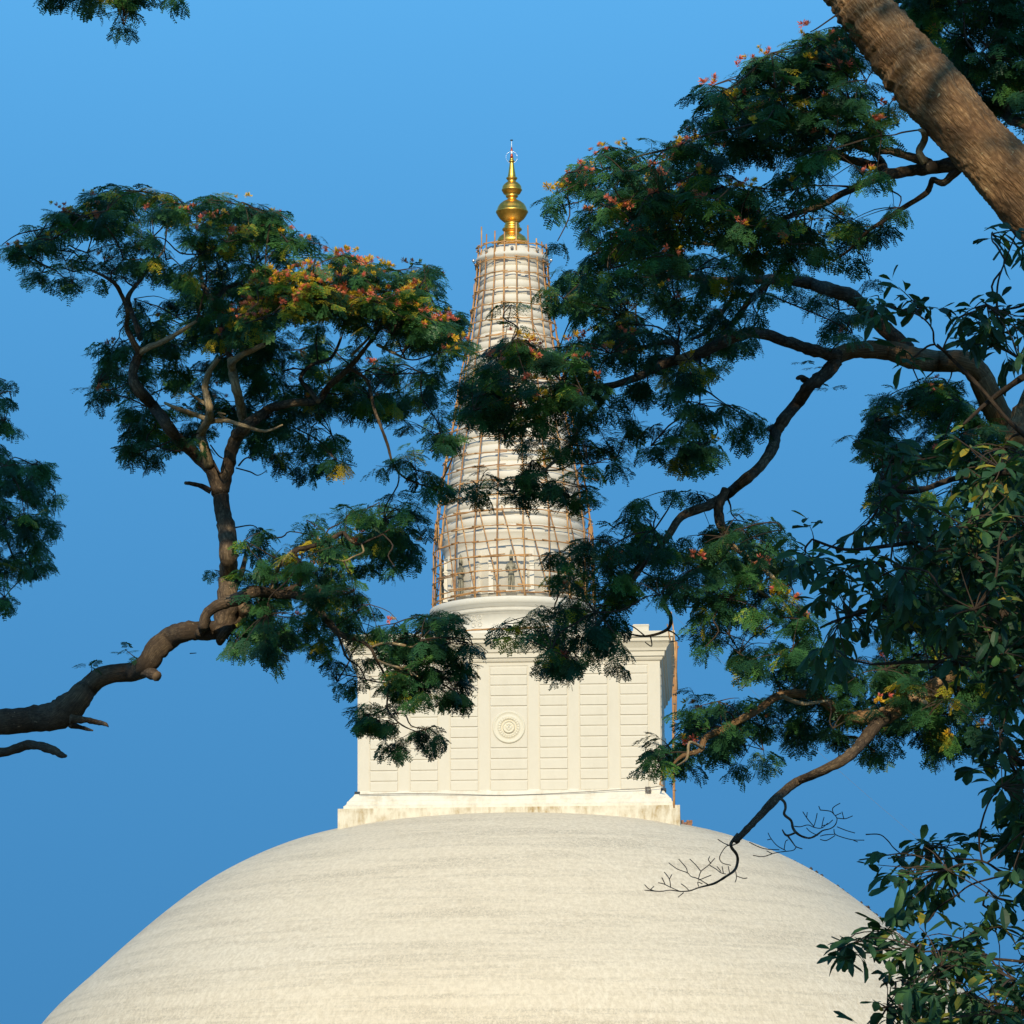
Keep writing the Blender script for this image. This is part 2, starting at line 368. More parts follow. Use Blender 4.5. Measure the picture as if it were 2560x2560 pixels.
# medallion
med = empty('medallion_tmp', (0, 0, 0))
bpy.data.objects.remove(med)
cz = zf(1817, FY)
def medM(face): return RB @ Matrix.Rotation(face*math.pi/2, 4, 'Z') @ Matrix.Translation((0, -W-.09, cz)) @ Matrix.Rotation(math.pi/2, 4, 'X')
for face in range(4):
    MM = medM(face); mb = MB(); NA = 96
    pro = [(1.27, -.1), (1.27, .05), (1.2, .1), (1.14, .1), (1.1, .05), (.98, .05), (.86, .05), (.82, .14), (.78, .16), (.74, .12), (.70, .17), (.66, .17), (.62, .13), (.58, .02), (.53, .01), (.5, .0), (.49, .12), (.45, .2), (.41, .2), (.38, .1)]
    bumps = [(-.13, .08, .07, -.05), (.13, .08, .07, -.05), (0, .2, .09, .10), (-.13, .17, .05, .06), (.13, .17, .05, .06), (0, -.01, .06, .12), (-.15, -.08, .07, .07), (.15, -.08, .07, .07), (-.07, -.17, .05, .07), (.07, -.17, .05, .07), (0, -.15, .03, -.04), (0, -.25, .06, .07), (-.24, .02, .05, .07), (.24, .02, .05, .07)]
    pro += [(r_, .09+.05*(1-(r_/.36)**2)) for r_ in [.36, .33, .30, .27, .24, .21, .18, .15, .12, .09, .06, .03, .01]]
    vs = []
    for r_, z_ in pro:
        for k in range(NA):
            a = 2*math.pi*k/NA; z2 = z_; r2 = r_
            if .61 < r_ < .79: z2 += .05*math.sin(a*24); r2 += .01*math.sin(a*24)
            if .40 < r_ < .46: z2 += .03*math.sin(a*32)
            x_, y_ = r2*math.cos(a), r2*math.sin(a)
            if r_ <= .36:
                for bx_, by_, bs_, bh_ in bumps: z2 += bh_*math.exp(-((x_-bx_)**2+(y_-by_)**2)/(bs_*bs_))
            vs.append(MM @ Vector((x_, y_, z2)))
    fs = [(q_*NA+k, q_*NA+(k+1) % NA, (q_+1)*NA+(k+1) % NA, (q_+1)*NA+k) for q_ in range(len(pro)-1) for k in range(NA)]
    mb.add(vs, fs); mb.build('medallion', M_face, tower, True)

# drum, ring and spire ---------------------------------------------
def prl(lst): return [pr(y, h) for y, h in lst]
mb = MB()
mb.lathe(prl([(1650, 202), (1632, 202), (1631, 199), (1627, 198.5), (1626, 195), (1567, 195), (1566.5, 197.5), (1562, 198), (1561.5, 201.5), (1556, 203), (1551, 203.5), (1550.5, 207), (1543, 208), (1542.5, 210), (1531, 212), (1528, 211), (1527, 208), (1526.5, 172)]), 160)
drum = mb.build('drum', M_spire, stupa, True)
ns = MB(); ns.lathe(prl([(1526.5, 173.5), (1395, 173.5), (1386, 175), (1383, 178), (1378, 178), (1374, 182), (1369, 182), (1366, 186), (1360, 187), (1356, 184), (1352, 187), (1347, 187), (1344, 181)]), 160)
nd = ns.build('niche_storey', M_spire, stupa, True)
hwt = [(672, 77), (690, 79), (726, 81), (767, 87), (808, 92), (850, 100), (900, 110), (1000, 125), (1078, 136), (1155, 151), (1233, 166), (1280, 173), (1344, 181)]
def interp(t, y):
    for (a, b), (c, d) in zip(t[:-1], t[1:]):
        if y <= c: return b+(d-b)*(y-a)/(c-a) if y >= a else t[0][1]
    return t[-1][1]
pf = []; y = 1344.0
while y > 680:
    st = 18.0+5.5*(y-680)/660; h = interp(hwt, y-st/2)
    for t, d in ((0, -3.2), (.06, -1), (.2, 1.2), (.42, 2.4), (.62, 2.2), (.8, .8), (.92, -1.6), (.97, -3.4)):
        pf.append((y-t*st, h+d*(.8+.4*(y-680)/660)))
    y -= st
pf += [(676, 77), (672, 78), (666, 82), (660, 87), (657, 91), (652, 92), (649, 90), (646, 85), (642, 85), (641, 81), (636, 81), (635, 76), (628, 75), (626, 60), (622, 44)]
mb = MB(); mb.lathe(prl(pf), 144); spire = mb.build('ringed_spire', M_spire, stupa, True)

# statue mesh (skin figure) ----------------------------------------
def skin_figure(name, verts, edges, radii, sub=2):
    me = bpy.data.meshes.new(name+'_cage'); me.from_pydata(verts, edges, []); o = bpy.data.objects.new(name+'_cage', me); COL.objects.link(o)
    sk = o.modifiers.new('s', 'SKIN'); ss = o.modifiers.new('u', 'SUBSURF'); ss.levels = sub; ss.render_levels = sub
    for i, r in enumerate(radii): me.skin_vertices[0].data[i].radius = r if isinstance(r, tuple) else (r, r)
    me.skin_vertices[0].data[0].use_root = True
    dg = bpy.context.evaluated_depsgraph_get(); em = bpy.data.meshes.new_from_object(o.evaluated_get(dg)); em.name = name
    bpy.data.objects.remove(o); bpy.data.meshes.remove(me); return em
V_ = [(0, 0, 1.35), (0, 0, 1.75), (0, 0, 2.1), (0, 0, 2.3), (0, -.02, 2.5), (0, 0, 2.72), (0, 0, 3.1), (0, 0, 3.3),
      (.12, 0, 1.25), (.14, 0, .7), (.15, 0, .12), (.17, -.12, .06), (-.12, 0, 1.25), (-.14, 0, .7), (-.15, 0, .12), (-.17, -.12, .06),
      (.27, 0, 2.08), (.42, -.02, 1.7), (.16, -.24, 1.72), (-.27, 0, 2.08), (-.42, -.02, 1.7), (-.16, -.24, 1.72)]
E_ = [(0, 1), (1, 2), (2, 3), (3, 4), (4, 5), (5, 6), (6, 7), (0, 8), (8, 9), (9, 10), (10, 11), (0, 12), (12, 13), (13, 14), (14, 15), (2, 16), (16, 17), (17, 18), (2, 19), (19, 20), (20, 21)]
R_ = [.2, .18, .2, .09, .16, .17, .1, .03, .15, .12, .1, .07, .15, .12, .1, .07, .1, .08, .06, .1, .08, .06]
fig = skin_figure('deity_figure', V_, E_, R_)
fig.materials.append(M_bronze); fig.polygons.foreach_set('use_smooth', [True]*len(fig.polygons))
rN, zb = pr(1527, 173.5); zb = zb+.45
ang0 = ROTB
def arch_pts(h0, w, hh, n=10):
    p = [(-w, h0)]
    for i in range(n+1):
        t = i/n; p.append((-w+w*t, h0+hh*(math.sin(t*math.pi/2)*.72+.28*t**4)))
    q = [(-x, z) for x, z in p[::-1][1:]]
    return p+q
for k in range(8):
    A = Matrix.Rotation(ang0+k*math.pi/4, 4, 'Z')
    m = MB()
    for sx in (-1, 1):
        for (px_, wd, pr_, h) in ((1.62, .36, .22, 3.55), (1.12, .22, .12, 2.3)):
            xx = sx*px_; c = -math.sqrt(rN*rN-xx*xx)
            m.box((xx, c-pr_/2+.05, zb+h/2), (wd, pr_+.1, h), A); m.box((xx, c-pr_/2+.02, zb+h*.68), (wd+.1, pr_+.2, .09), A)
            m.box((xx, c-pr_/2+.02, zb+h*.62), (wd+.06, pr_+.16, .05), A); m.box((xx, c-pr_/2+.02, zb+.12), (wd+.12, pr_+.2, .24), A)
    for w_, rr_, hh_ in ((1.0, .07, 1.15), (.78, .045, .95)):
        pts = [A @ Vector((x, -math.sqrt(rN*rN-x*x)-.08, zb+z)) for x, z in arch_pts(2.35, w_, hh_)]
        m.tube(pts, rr_, 6)
    m.box((0, -rN-.2, zb+.08), (.9, .5, .16), A)
    o = m.build('niche', M_spire, nd)
    d = link_mesh('deity_statue', fig, None, o)
    d.matrix_local = A @ Matrix.Translation((0, -rN-.22, zb+.14))
# emblems on the drum
rD, zD = pr(1575, 195); rD0 = rD
zE = zf(1548, SY-rD)
for k in range(8):
    A = Matrix.Rotation(ROTB+R(-22.5)+k*math.pi/4 - R(3.6), 4, 'Z'); m = MB()
    def bar(x0, z0, x1, z1, w=.05):
        c = Vector(((x0+x1)/2, -rD-.0, zE+(z0+z1)/2)); l = math.hypot(x1-x0, z1-z0); an = math.atan2(z1-z0, x1-x0)
        m.box((0, 0, 0), (l+w, .10, w), A @ Matrix.Translation(c) @ Matrix.Rotation(-an, 4, 'Y'))
    for q in range(4):
        cs, sn = math.cos(q*math.pi/2), math.sin(q*math.pi/2)
        sh = [(.09, .13), (.16, .30), (.10, .38), (.26, .46), (.40, .42), (.46, .26), (.38, .12), (.30, .17), (.13, .09)]
        sh = [(x*cs-z*sn, x*sn+z*cs) for x, z in sh]
        for a, b in zip(sh[:-1], sh[1:]): bar(a[0], a[1], b[0], b[1])
    m.lathe([(.06, 0), (.04, .07), (.01, .08)], 10, A @ Matrix.Translation((0, -rD+.01, zE)) @ Matrix.Rotation(math.pi/2, 4, 'X'))
    m.build('relief_emblem', M_spire, drum)

# gold pinnacle: crop origin (1180,330) scale 6.23, axis at x=616
gp = [(1770, 74), (1752, 240), (1690, 235), (1640, 205), (1600, 150), (1588, 112), (1580, 108), (1560, 118), (1530, 152), (1518, 155), (1505, 150), (1485, 120), (1475, 118), (1455, 122), (1450, 110), (1410, 108), (1400, 130), (1350, 190), (1300, 225), (1262, 245), (1250, 252), (1235, 250), (1225, 236), (1180, 225), (1130, 195), (1085, 140), (1062, 88), (1050, 72), (1025, 70), (1015, 92), (995, 98), (988, 92), (960, 130), (925, 148), (912, 158), (900, 160), (890, 152), (850, 146), (820, 125), (790, 92), (782, 66), (760, 62), (740, 76), (722, 88), (712, 84), (700, 60), (690, 62), (640, 54), (560, 42), (490, 32), (470, 34), (462, 46), (450, 46), (440, 32), (420, 30), (410, 28)]
mb = MB(); mb.lathe(prl([(330+y/6.23, h/6.23) for y, h in gp]), 72); pin = mb.build('gold_pinnacle', M_gold, stupa, True)
mb = MB(); mb.lathe(prl([(330+y/6.23, h/6.23) for y, h in [(409.8, 27), (360, 20), (345, 18)]]), 24); mb.build('ruby_band', M_ruby, pin, True); mb = MB()
mb.lathe(prl([(330+y/6.23, h/6.23) for y, h in [(300, 20), (290, 19), (240, 8)]]), 24); mb.build('ruby_tip', M_ruby, pin, True)
mb = MB(); mb.lathe(prl([(330+y/6.23, h/6.23) for y, h in [(344.5, 17), (325, 14), (300.5, 20)]]), 24); mb.build('crystal_band', M_crystal, pin, True); mb = MB()
mb.lathe(prl([(330+y/6.23, h/6.23) for y, h in [(239.5, 8), (200, 6), (150, 4), (138, 4)]]), 24); mb.build('crystal_tip', M_crystal, pin, True)
mb = MB(); mb.lathe(prl([(330+y/6.23, h/6.23) for y, h in [(137.5, 4), (134, 20), (128, 24), (122, 20), (120, 5)]]), 24); mb.build('tip_cap', M_dark, pin, True)
rh, zh = pr(330+395/6.23, 88/6.23); mb = MB()
pts = [Vector((rh*math.cos(a), 0, zh+rh*1.05*math.sin(a))) for a in [i*math.pi/24 for i in range(49)]]
mb.tube(pts, .011, 6); mb.build('halo_ring', M_chrome, pin, True)
# lamps on the rim
rl_, zl = pr(652, 97)
for i, (a, lab) in enumerate([(-92+90, 'small round lamp on the right end of the spire rim'), (182, 'small round lamp on the left end of the spire rim'), (-90.3, 'small lamp on the front of the spire rim below the gold'), (-46, 'small lamp on the rim right of the middle of the spire'), (-136, 'small lamp on the rim left of the middle of the spire')]):
    a_ = R(a); k = 1.0 if i < 2 else .93
    t = empty('rim_lamp', (SX+rl_*k*math.cos(a_), SY+rl_*k*math.sin(a_), 2.6+zl+(0 if i < 2 else .35)), lab, 'lamp', 'lamps on the spire rim')
    m = MB(); m.lathe([(.02, -.15), (.10, -.09), (.14, 0), (.10, .09), (.02, .15)], 12); m.build('lamp_globe', M_chrome if i < 2 else M_lamp, t, True)
    m = MB(); m.tube([(0, 0, -.18), (-.25*math.cos(a_), -.25*math.sin(a_), -.35)], .04, 6); m.build('bracket', M_dark, t)

# ------------------------------------------------------------------ bamboo scaffolding round the spire
sct = [(628, 86), (663, 89), (705, 92), (746, 97), (808, 106), (846, 112), (900, 122), (1008, 142), (1078, 154), (1155, 171), (1233, 184), (1310, 195), (1390, 201), (1528, 202)]
rb, zbs = pr(1528, 202)
scaf = empty('bamboo_scaffolding', (SX, SY, 2.6+zbs), 'tall cage of lashed brown bamboo poles wrapped round the white spire', 'scaffolding')
SO = Vector((0, 0, zbs))
lev = []; y = 1500.0
while y > 625: lev.append(y); y -= 38.5+random.uniform(-2.5, 2.5)
NU = 20
def ang(i): return R(-90-11.0+i*360/NU)
def sp(i, y, dr=0, da=0):
    r, z = pr(y, interp(sct, y)); a = ang(i)+da; return Vector(((r+dr)*math.cos(a), (r+dr)*math.sin(a), z))-SO
def pole(m, a, b, r=.055, nb=0):
    n = 5; pts = [a.lerp(b, t/n)+Vector((random.uniform(-1, 1), random.uniform(-1, 1), random.uniform(-1, 1)))*.025*(1 if 0 < t < n else 0) for t in range(n+1)]
    m.tube(pts, [r*(1.05-.2*t/n) for t in range(n+1)], 6)
tops = {0: 600, 1: 577, 2: 583, 3: 612, 17: 576, 18: 600, 19: 596}
for i in range(NU):
    m = MB(); ys = [1529]+lev+[tops.get(i, 615)]; jit = R(random.uniform(-1, 1))
    pts = [sp(i, yy, random.uniform(-.03, .05), jit+R(random.uniform(-.35, .35))) for yy in ys]
    # consecutive lengths overlap and are lashed
    k = 0
    while k < len(pts)-1:
        e = min(k+random.choice((4, 5, 6)), len(pts)-1); seg = pts[max(k-1, 0):e+1]
        o_ = Vector((random.uniform(-.06, .06), random.uniform(-.06, .06), 0))
        m.tube([q+o_ for q in seg], [.068-.012*t/len(seg) for t in range(len(seg))], 6); k = e
    m.build('upright_pole', M_bamboo, scaf, True)
led = []
for li, yy in enumerate([1514]+lev):
    for i in range(NU):
        for dup in range(2 if random.random() < .28 else 1):
            a = sp(i, yy+random.uniform(-3.5, 3.5), .1+.06*dup, R(-random.uniform(1.5, 6))); b = sp(i+1, yy+random.uniform(-3.5, 3.5), .1+.06*dup, R(random.uniform(1.5, 6)))
            front = -((a+b)/2).y
            led.append((front-(0 if front > 0 else 50), li, a, b))
led.sort(key=lambda q: -(q[0]*1.0-q[1]*.35))
rest = MB()
for j, (fr, li, a, b) in enumerate(led):
    if j < 100:
        m = MB(); pole(m, a, b, .05); m.build('ledger_pole', M_bamboo, scaf, True)
    else: pole(rest, a, b, .05)
tag(rest.build('ledger_poles', M_bamboo, scaf, True), kind='stuff')
for i in range(NU):
    m = MB(); pole(m, sp(i, 1302, -.12, R(2)), sp(i, 1528, .05, R(19.5)), .05); m.build('brace_pole', M_bamboo, scaf, True)
for i in range(0, NU, 2):
    m = MB(); yy = random.uniform(700, 1200); pole(m, sp(i, yy, .1), sp(i, yy+50, .12, R(14)), .035); m.build('brace_pole', M_bamboo, scaf, True)
for k in range(6):
    m = MB(); i = random.choice((15, 16, 17, 4, 5)); yy = random.uniform(700, 1300); a = sp(i, yy, .0); pole(m, a, a+Vector((-1.6 if i > 10 else 1.6, random.uniform(-.6, .3), random.uniform(-.5, -.1))), .04); m.build('putlog_pole', M_bamboo, scaf, True)
# planks lying on the tower roof at the drum's foot
t = empty('bamboo_bundle', (SX-2.2, SY-W-.6, 2.6+zf(1583, FY)), 'bundle of loose bamboo poles lying on the tower roof below the drum', 'bamboo poles')
for k in range(14):
    m = MB(); a = Vector((-3.2+k*.5, random.uniform(-.2, .3), .05+.02*k+random.uniform(0, .05))); pole(m, a, a+Vector((1.6, random.uniform(-.3, .3), .12)), .045); m.build('bamboo_pole', M_bamboo, t, True)

# mast and guy wire -----------------------------------------------
pm = at(1686, 2018, 386.3)
mast = empty('bamboo_mast', pm, 'slender mast of lashed bamboo poles standing beside the right corner of the square tower', 'mast')
q = lambda x, y, Y=386.3: at(x, y, Y)-pm
for pts, r in (([(1686, 2019), (1686, 1930), (1684, 1800), (1687, 1700), (1691, 1606)], .10), ([(1683, 1830), (1682, 1790), (1684, 1730), (1689, 1650), (1688, 1604)], .09), ([(1690, 1800), (1690, 1700), (1688, 1640), (1694, 1615)], .08), ([(1687, 1650), (1685, 1590), (1679, 1530)], .055)):
    m = MB(); P, Rr = catmull([q(x, y)+Vector((random.uniform(-.05, .05), random.uniform(-.2, .2), 0)) for x, y in pts], [r]*len(pts), 3); m.tube(P, Rr, 7); m.build('mast_pole', M_bamboo, mast, True)
m = MB()
for y in range(1640, 1990, 24): m.lathe([(.12, -.06), (.15, 0), (.12, .06)], 8, Matrix.Translation(q(1686, y)))
m.build('lashing', M_cable, mast)
m = MB(); pole(m, q(1650, 1962), q(1656, 1930), .06); pole(m, q(1648, 1960), q(1660, 1965), .05); pole(m, q(1676, 1600), q(1668, 1560), .05); m.build('strut_pole', M_bamboo, mast, True)
a = at(1681, 1534, 386.3); b = at(2700, 2420, 330)
t = MB(); pts = [a.lerp(b, k/24)-Vector((0, 0, .9*math.sin(math.pi*k/24))) for k in range(25)]
t.tube(pts, .009, 5); o = t.build('guy_wire', M_wire); tag(o, 'thin wire running down to the right from the bamboo mast across the sky', 'wire')
# brick stack on the dome
pb = at(1715, 2069, 399)
bs = empty('brick_stack', pb-Vector((0, 0, .15)), 'small stack of old red bricks on the dome right of the plinth', 'brick stack')
for r_ in range(4):
    m = MB()
    for c_ in range(5):
        for d_ in range(3):
            if random.random() < .9: m.box((-.5+.22*c_+random.uniform(-.02, .02), -.3+.28*d_, .12+.165*r_), (.2, .25, .15), Matrix.Rotation(R(random.uniform(-4, 4)), 4, 'Z'))
    m.build('brick_course', M_brick, bs)
# cable on the tower base, with a coil; floodlights
m = MB(); zz = lambda cy, Y=FY-.5: zf(1480+cy/2.055, Y)
def front(cx, cy, d=.3): return Vector((SX, SY, 2.6)) + RB @ Vector(((cx-918)/66.27, -W-d, zc(cy)))
pts, rr = catmull([front(x, y, .45) for x, y in ((150, 1034), (420, 1032), (640, 1038), (860, 1046), (1060, 1043), (1250, 1036), (1450, 1026), (1600, 1020), (1702, 1006))], [.025]*9, 6); m.tube(pts, .028, 5)
o = m.build('power_cable', M_cable); tag(o, 'thin dark cable sagging along the foot of the tower wall', 'cable')
m = MB(); pts = []
for k in range(60):
    a = k*.7; pts.append(front(1628+14*math.cos(a)+random.uniform(-3, 3), 1028+16*math.sin(a*1.1)+random.uniform(-2, 2), .42+.002*k))
m.tube(pts, .02, 5); o = m.build('cable_coil', M_cable); tag(o, 'tangled coil of cable hanging at the lower right of the tower wall', 'cable coil')
for cx, lab in ((140, 'small dark floodlight at the lower left corner of the tower'), (1706, 'small dark floodlight at the lower right corner of the tower')):
    t = empty('floodlight', front(cx, 1036, .1), lab, 'floodlight', 'floodlights at the tower corners')
    m = MB(); m.box((0, 0, .16), (.42, .3, .22), Matrix.Rotation(R(-25), 4, 'X')); m.build('housing', M_dark, t)
    m = MB(); m.box((0, 0, .03), (.3, .2, .06)); m.build('bracket', M_dark, t)
# rope with plant tufts down the right of the dome
def dome_r(z):
    P = sorted(DOMEPROF, key=lambda t: t[1]); Z = [p[1] for p in P]; RR = [p[0] for p in P]
    return float(np.interp(z, Z, RR))
m = MB(); pts = []
for k in range(34):
    py = 2112+ (2400-2112)*k/33; z = ax(py)-2.6; r_ = dome_r(z)+.06; a = R(-6)
    pts.append(Vector((SX+r_*math.cos(a), SY+r_*math.sin(a), z+2.6)))
ro = empty('climbing_rope', pts[0], 'knotted rope lying down the right edge of the dome', 'rope')
m.tube([p-pts[0] for p in pts], .07, 6); m.build('rope', M_bamboo, ro)
m = MB()
for k in range(1, 33):
    for j in range(3): m.lathe([(.02, -.1), (.12+.08*random.random(), 0), (.02, .16)], 6, Matrix.Translation(pts[k]-pts[0]+Vector((random.uniform(-.2, .2), random.uniform(-.2, .2), random.uniform(0, .12)))))
m.build('knots', M_twig, ro)



# ================================================================== trees
CR = {'T4': (0, 400, 1.5581), 'L5': (0, 1500, 3.22), 'L6': (500, 1300, 2.6108), 'E4': (0, 900, 2.927), 'U': (0, 0, .75469),
      'R1': (1300, 0, 1.53333), 'R2': (1300, 1100, 1.53333), 'B3': (1960, 1900, 2.927), 'K5': (1560, 1980, 3.22)}
def cp(c, x, y):
    x0, y0, s = CR[c]; return x0+x/s, y0+y/s
class Tree:
    def __init__(s, name, label, cat, x, y, group=None):
        s.base = Vector((x, y, 0)); s.root = empty(name, s.base, label, cat, group); s.nodes = []; s.seed = random.random()*50; s.tw = MB()
    def limb(s, c, pts, Y0, Y1=None, mt=None, name='limb', n=10, bmp=.22, sub=5, world=None, wob=.35, uvs=True, fine=0):
        """pts: surveyed (x, y, half width) in photo crop c; depth runs from Y0 to Y1 with its own wander"""
        Y1 = Y0 if Y1 is None else Y1; P = []; Rr = []
        k = len(pts)-1
        for i, q in enumerate(pts):
            t = i/k; Y = Y0+(Y1-Y0)*t + (wob*math.sin(math.pi*t)*noise.noise(Vector((i*.6, s.seed, q[0]*.01)))*2)
            px, py = cp(c, q[0], q[1]); p = at(px, py, Y); P.append(p); Rr.append(max(q[2]/CR[c][2]*depth(p)/F*(.75 if c == 'K5' and q[2] < 8 else 1), .0045))
        if world:
            P = [Vector(w[:3]) for w in world[0]]+P+[Vector(w[:3]) for w in world[1]]; Rr = [w[3] for w in world[0]]+Rr+[w[3] for w in world[1]]
        P, Rr = catmull(P, Rr, sub)
        m = MB(); m.tube(P, Rr, n, uvs, bmp, s.seed, fine=fine)
        s.nodes += list(zip(P, Rr))[::(1 if len(P) < 120 else 6)]
        return m.build(name, mt or M_bark, s.root, True, s.base)
    def done(s):
        if s.tw.v: tag(s.tw.build('twigs', M_twig, s.root, False, s.base), kind='stuff')

def inpoly(x, y, P):
    c = False; j = len(P)-1
    for i in range(len(P)):
        xi, yi = P[i]; xj, yj = P[j]
        if (yi > y) != (yj > y) and x < (xj-xi)*(y-yi)/(yj-yi)+xi: c = not c
        j = i
    return c
# ---- leaf templates: list of (4,3) quads arrays
def compound(L=.24, npin=4, nl=6, seed=0):
    rs = np.random.RandomState(seed); Q = []
    def rach(t): return np.array([L*t, 0, -.22*L*t*t])
    for i in range(npin):
        t = .32+.68*i/(npin-1)
        for sd in (-1, 1):
            pl = (.088-.012*abs(i-1))*(.85+.3*rs.rand()); an = R(72-38*t)*sd + rs.uniform(-.12, .12)
            d = np.array([math.cos(an), math.sin(an), rs.uniform(-.25, .05)]); side = np.array([-math.sin(an), math.cos(an), 0])
            b = rach(t); cv = rs.uniform(.15, .5)
            for j in range(nl):
                u = (j+1.2)/(nl+.2); c = b+d*pl*u+np.array([0, 0, -cv*pl*u*u])
                ll = .029*(1-.35*abs(u-.55)); lw = .0105
                for s2 in (-1, 1):
                    v = side*s2*.88+d*.42+np.array([0, 0, rs.uniform(-.25, .1)]); v /= np.linalg.norm(v)
                    wv = np.cross(v, [0, 0, 1]); wv /= np.linalg.norm(wv)
                    Q.append([c-wv*lw*.4, c+wv*lw*.4, c+v*ll+wv*lw*.72, c+v*ll-wv*lw*.72])
            # pinna stalk
            e = b+d*pl+np.array([0, 0, -cv*pl]); Q.append([b-side*.0012, e-side*.0008, e+side*.0008, b+side*.0012])
    r = [rach(0), rach(.5), rach(1)]
    for a, b in zip(r[:-1], r[1:]): Q.append([a+[0, -.0018, 0], b+[0, -.0015, 0], b+[0, .0015, 0], a+[0, .0018, 0]])
    return np.array(Q)
COMP = [compound(.14, 3, 5, 1), compound(.12, 3, 5, 2), compound(.16, 4, 5, 3), compound(.13, 3, 5, 4), compound(.15, 3, 5, 5)]
def broadleaf(seed=0):
    rs = np.random.RandomState(seed); Q = []; L = .165*(.8+.35*rs.rand()); wd = .034*(.9+.35*rs.rand()); ts = [0, .2, .5, .82, 1]; ws = [.08, .5, .95, .95, .22]; bend = rs.uniform(-.1, .7); fold = rs.uniform(.15, .5)
    tw = rs.uniform(-.15, .15)
    P = [np.array([L*t, tw*L*t*t, -bend*L*t*t]) for t in ts]
    for i in range(4):
        for sd in (-1, 1):
            a0 = P[i]; a1 = P[i+1]; o0 = np.array([0, sd*wd*ws[i], fold*wd*ws[i]]); o1 = np.array([0, sd*wd*ws[i+1], fold*wd*ws[i+1]])
            Q.append([a0, a1, a1+o1, a0+o0] if sd > 0 else [a0, a0+o0, a1+o1, a1])
    Q = [np.array(q)+[.03, 0, 0] for q in Q]; Q.append(np.array([[0, -.002, 0], [.035, -.002, 0], [.035, .002, 0], [0, .002, 0]]))
    return np.array(Q)
BROAD = [broadleaf(i) for i in range(5)]
def bloom(seed=0):
    rs = np.random.RandomState(seed); Q = []
    for i in range(26):
        a = rs.uniform(0, 6.28); e = rs.uniform(.1, 1.5); d = np.array([math.cos(a)*math.cos(e), math.sin(a)*math.cos(e), math.sin(e)]); l = rs.uniform(.03, .055)
        wv = np.cross(d, [0, 0, 1.01]); wv /= np.linalg.norm(wv)+1e-6
        Q.append([d*.004, d*l*.7+wv*.006, d*l, d*l*.7-wv*.006])
    return np.array(Q)[:, :, [2, 1, 0]]
BLOOM = [bloom(i) for i in range(3)]
class Leaves:
    def __init__(s): s.V = []; s.T = []
    def put(s, tmpl, p, d, up, sc, tint):
        x = np.array(d); x = x/np.linalg.norm(x); z = np.array(up)-x*np.dot(up, x); z /= np.linalg.norm(z)+1e-9; y = np.cross(z, x)
        q = (tmpl.reshape(-1, 3)*sc) @ np.array([x, y, z]) + np.array(p)
        s.V.append(q); s.T.append(np.full(len(q), tint)+np.repeat(np.random.uniform(-.06, .06, len(q)//4), 4))
    def build(s, name, mt, tree, kind=None):
        if not s.V: return
        V = np.concatenate(s.V)-np.array(tree.base); n = len(V); me = bpy.data.meshes.new(name)
        me.vertices.add(n); me.vertices.foreach_set('co', V.astype(np.float32).ravel())
        me.loops.add(n); me.loops.foreach_set('vertex_index', np.arange(n, dtype=np.int32))
        me.polygons.add(n//4); me.polygons.foreach_set('loop_start', np.arange(0, n, 4, dtype=np.int32)); me.polygons.foreach_set('loop_total', np.full(n//4, 4, dtype=np.int32))
        me.update(calc_edges=True)
        a = me.attributes.new('tint', 'FLOAT', 'POINT'); a.data.foreach_set('value', np.clip(np.concatenate(s.T), 0, 1).astype(np.float32))
        o = link_mesh(name, me, mt, tree.root)
        if kind: tag(o, kind=kind)
        return o

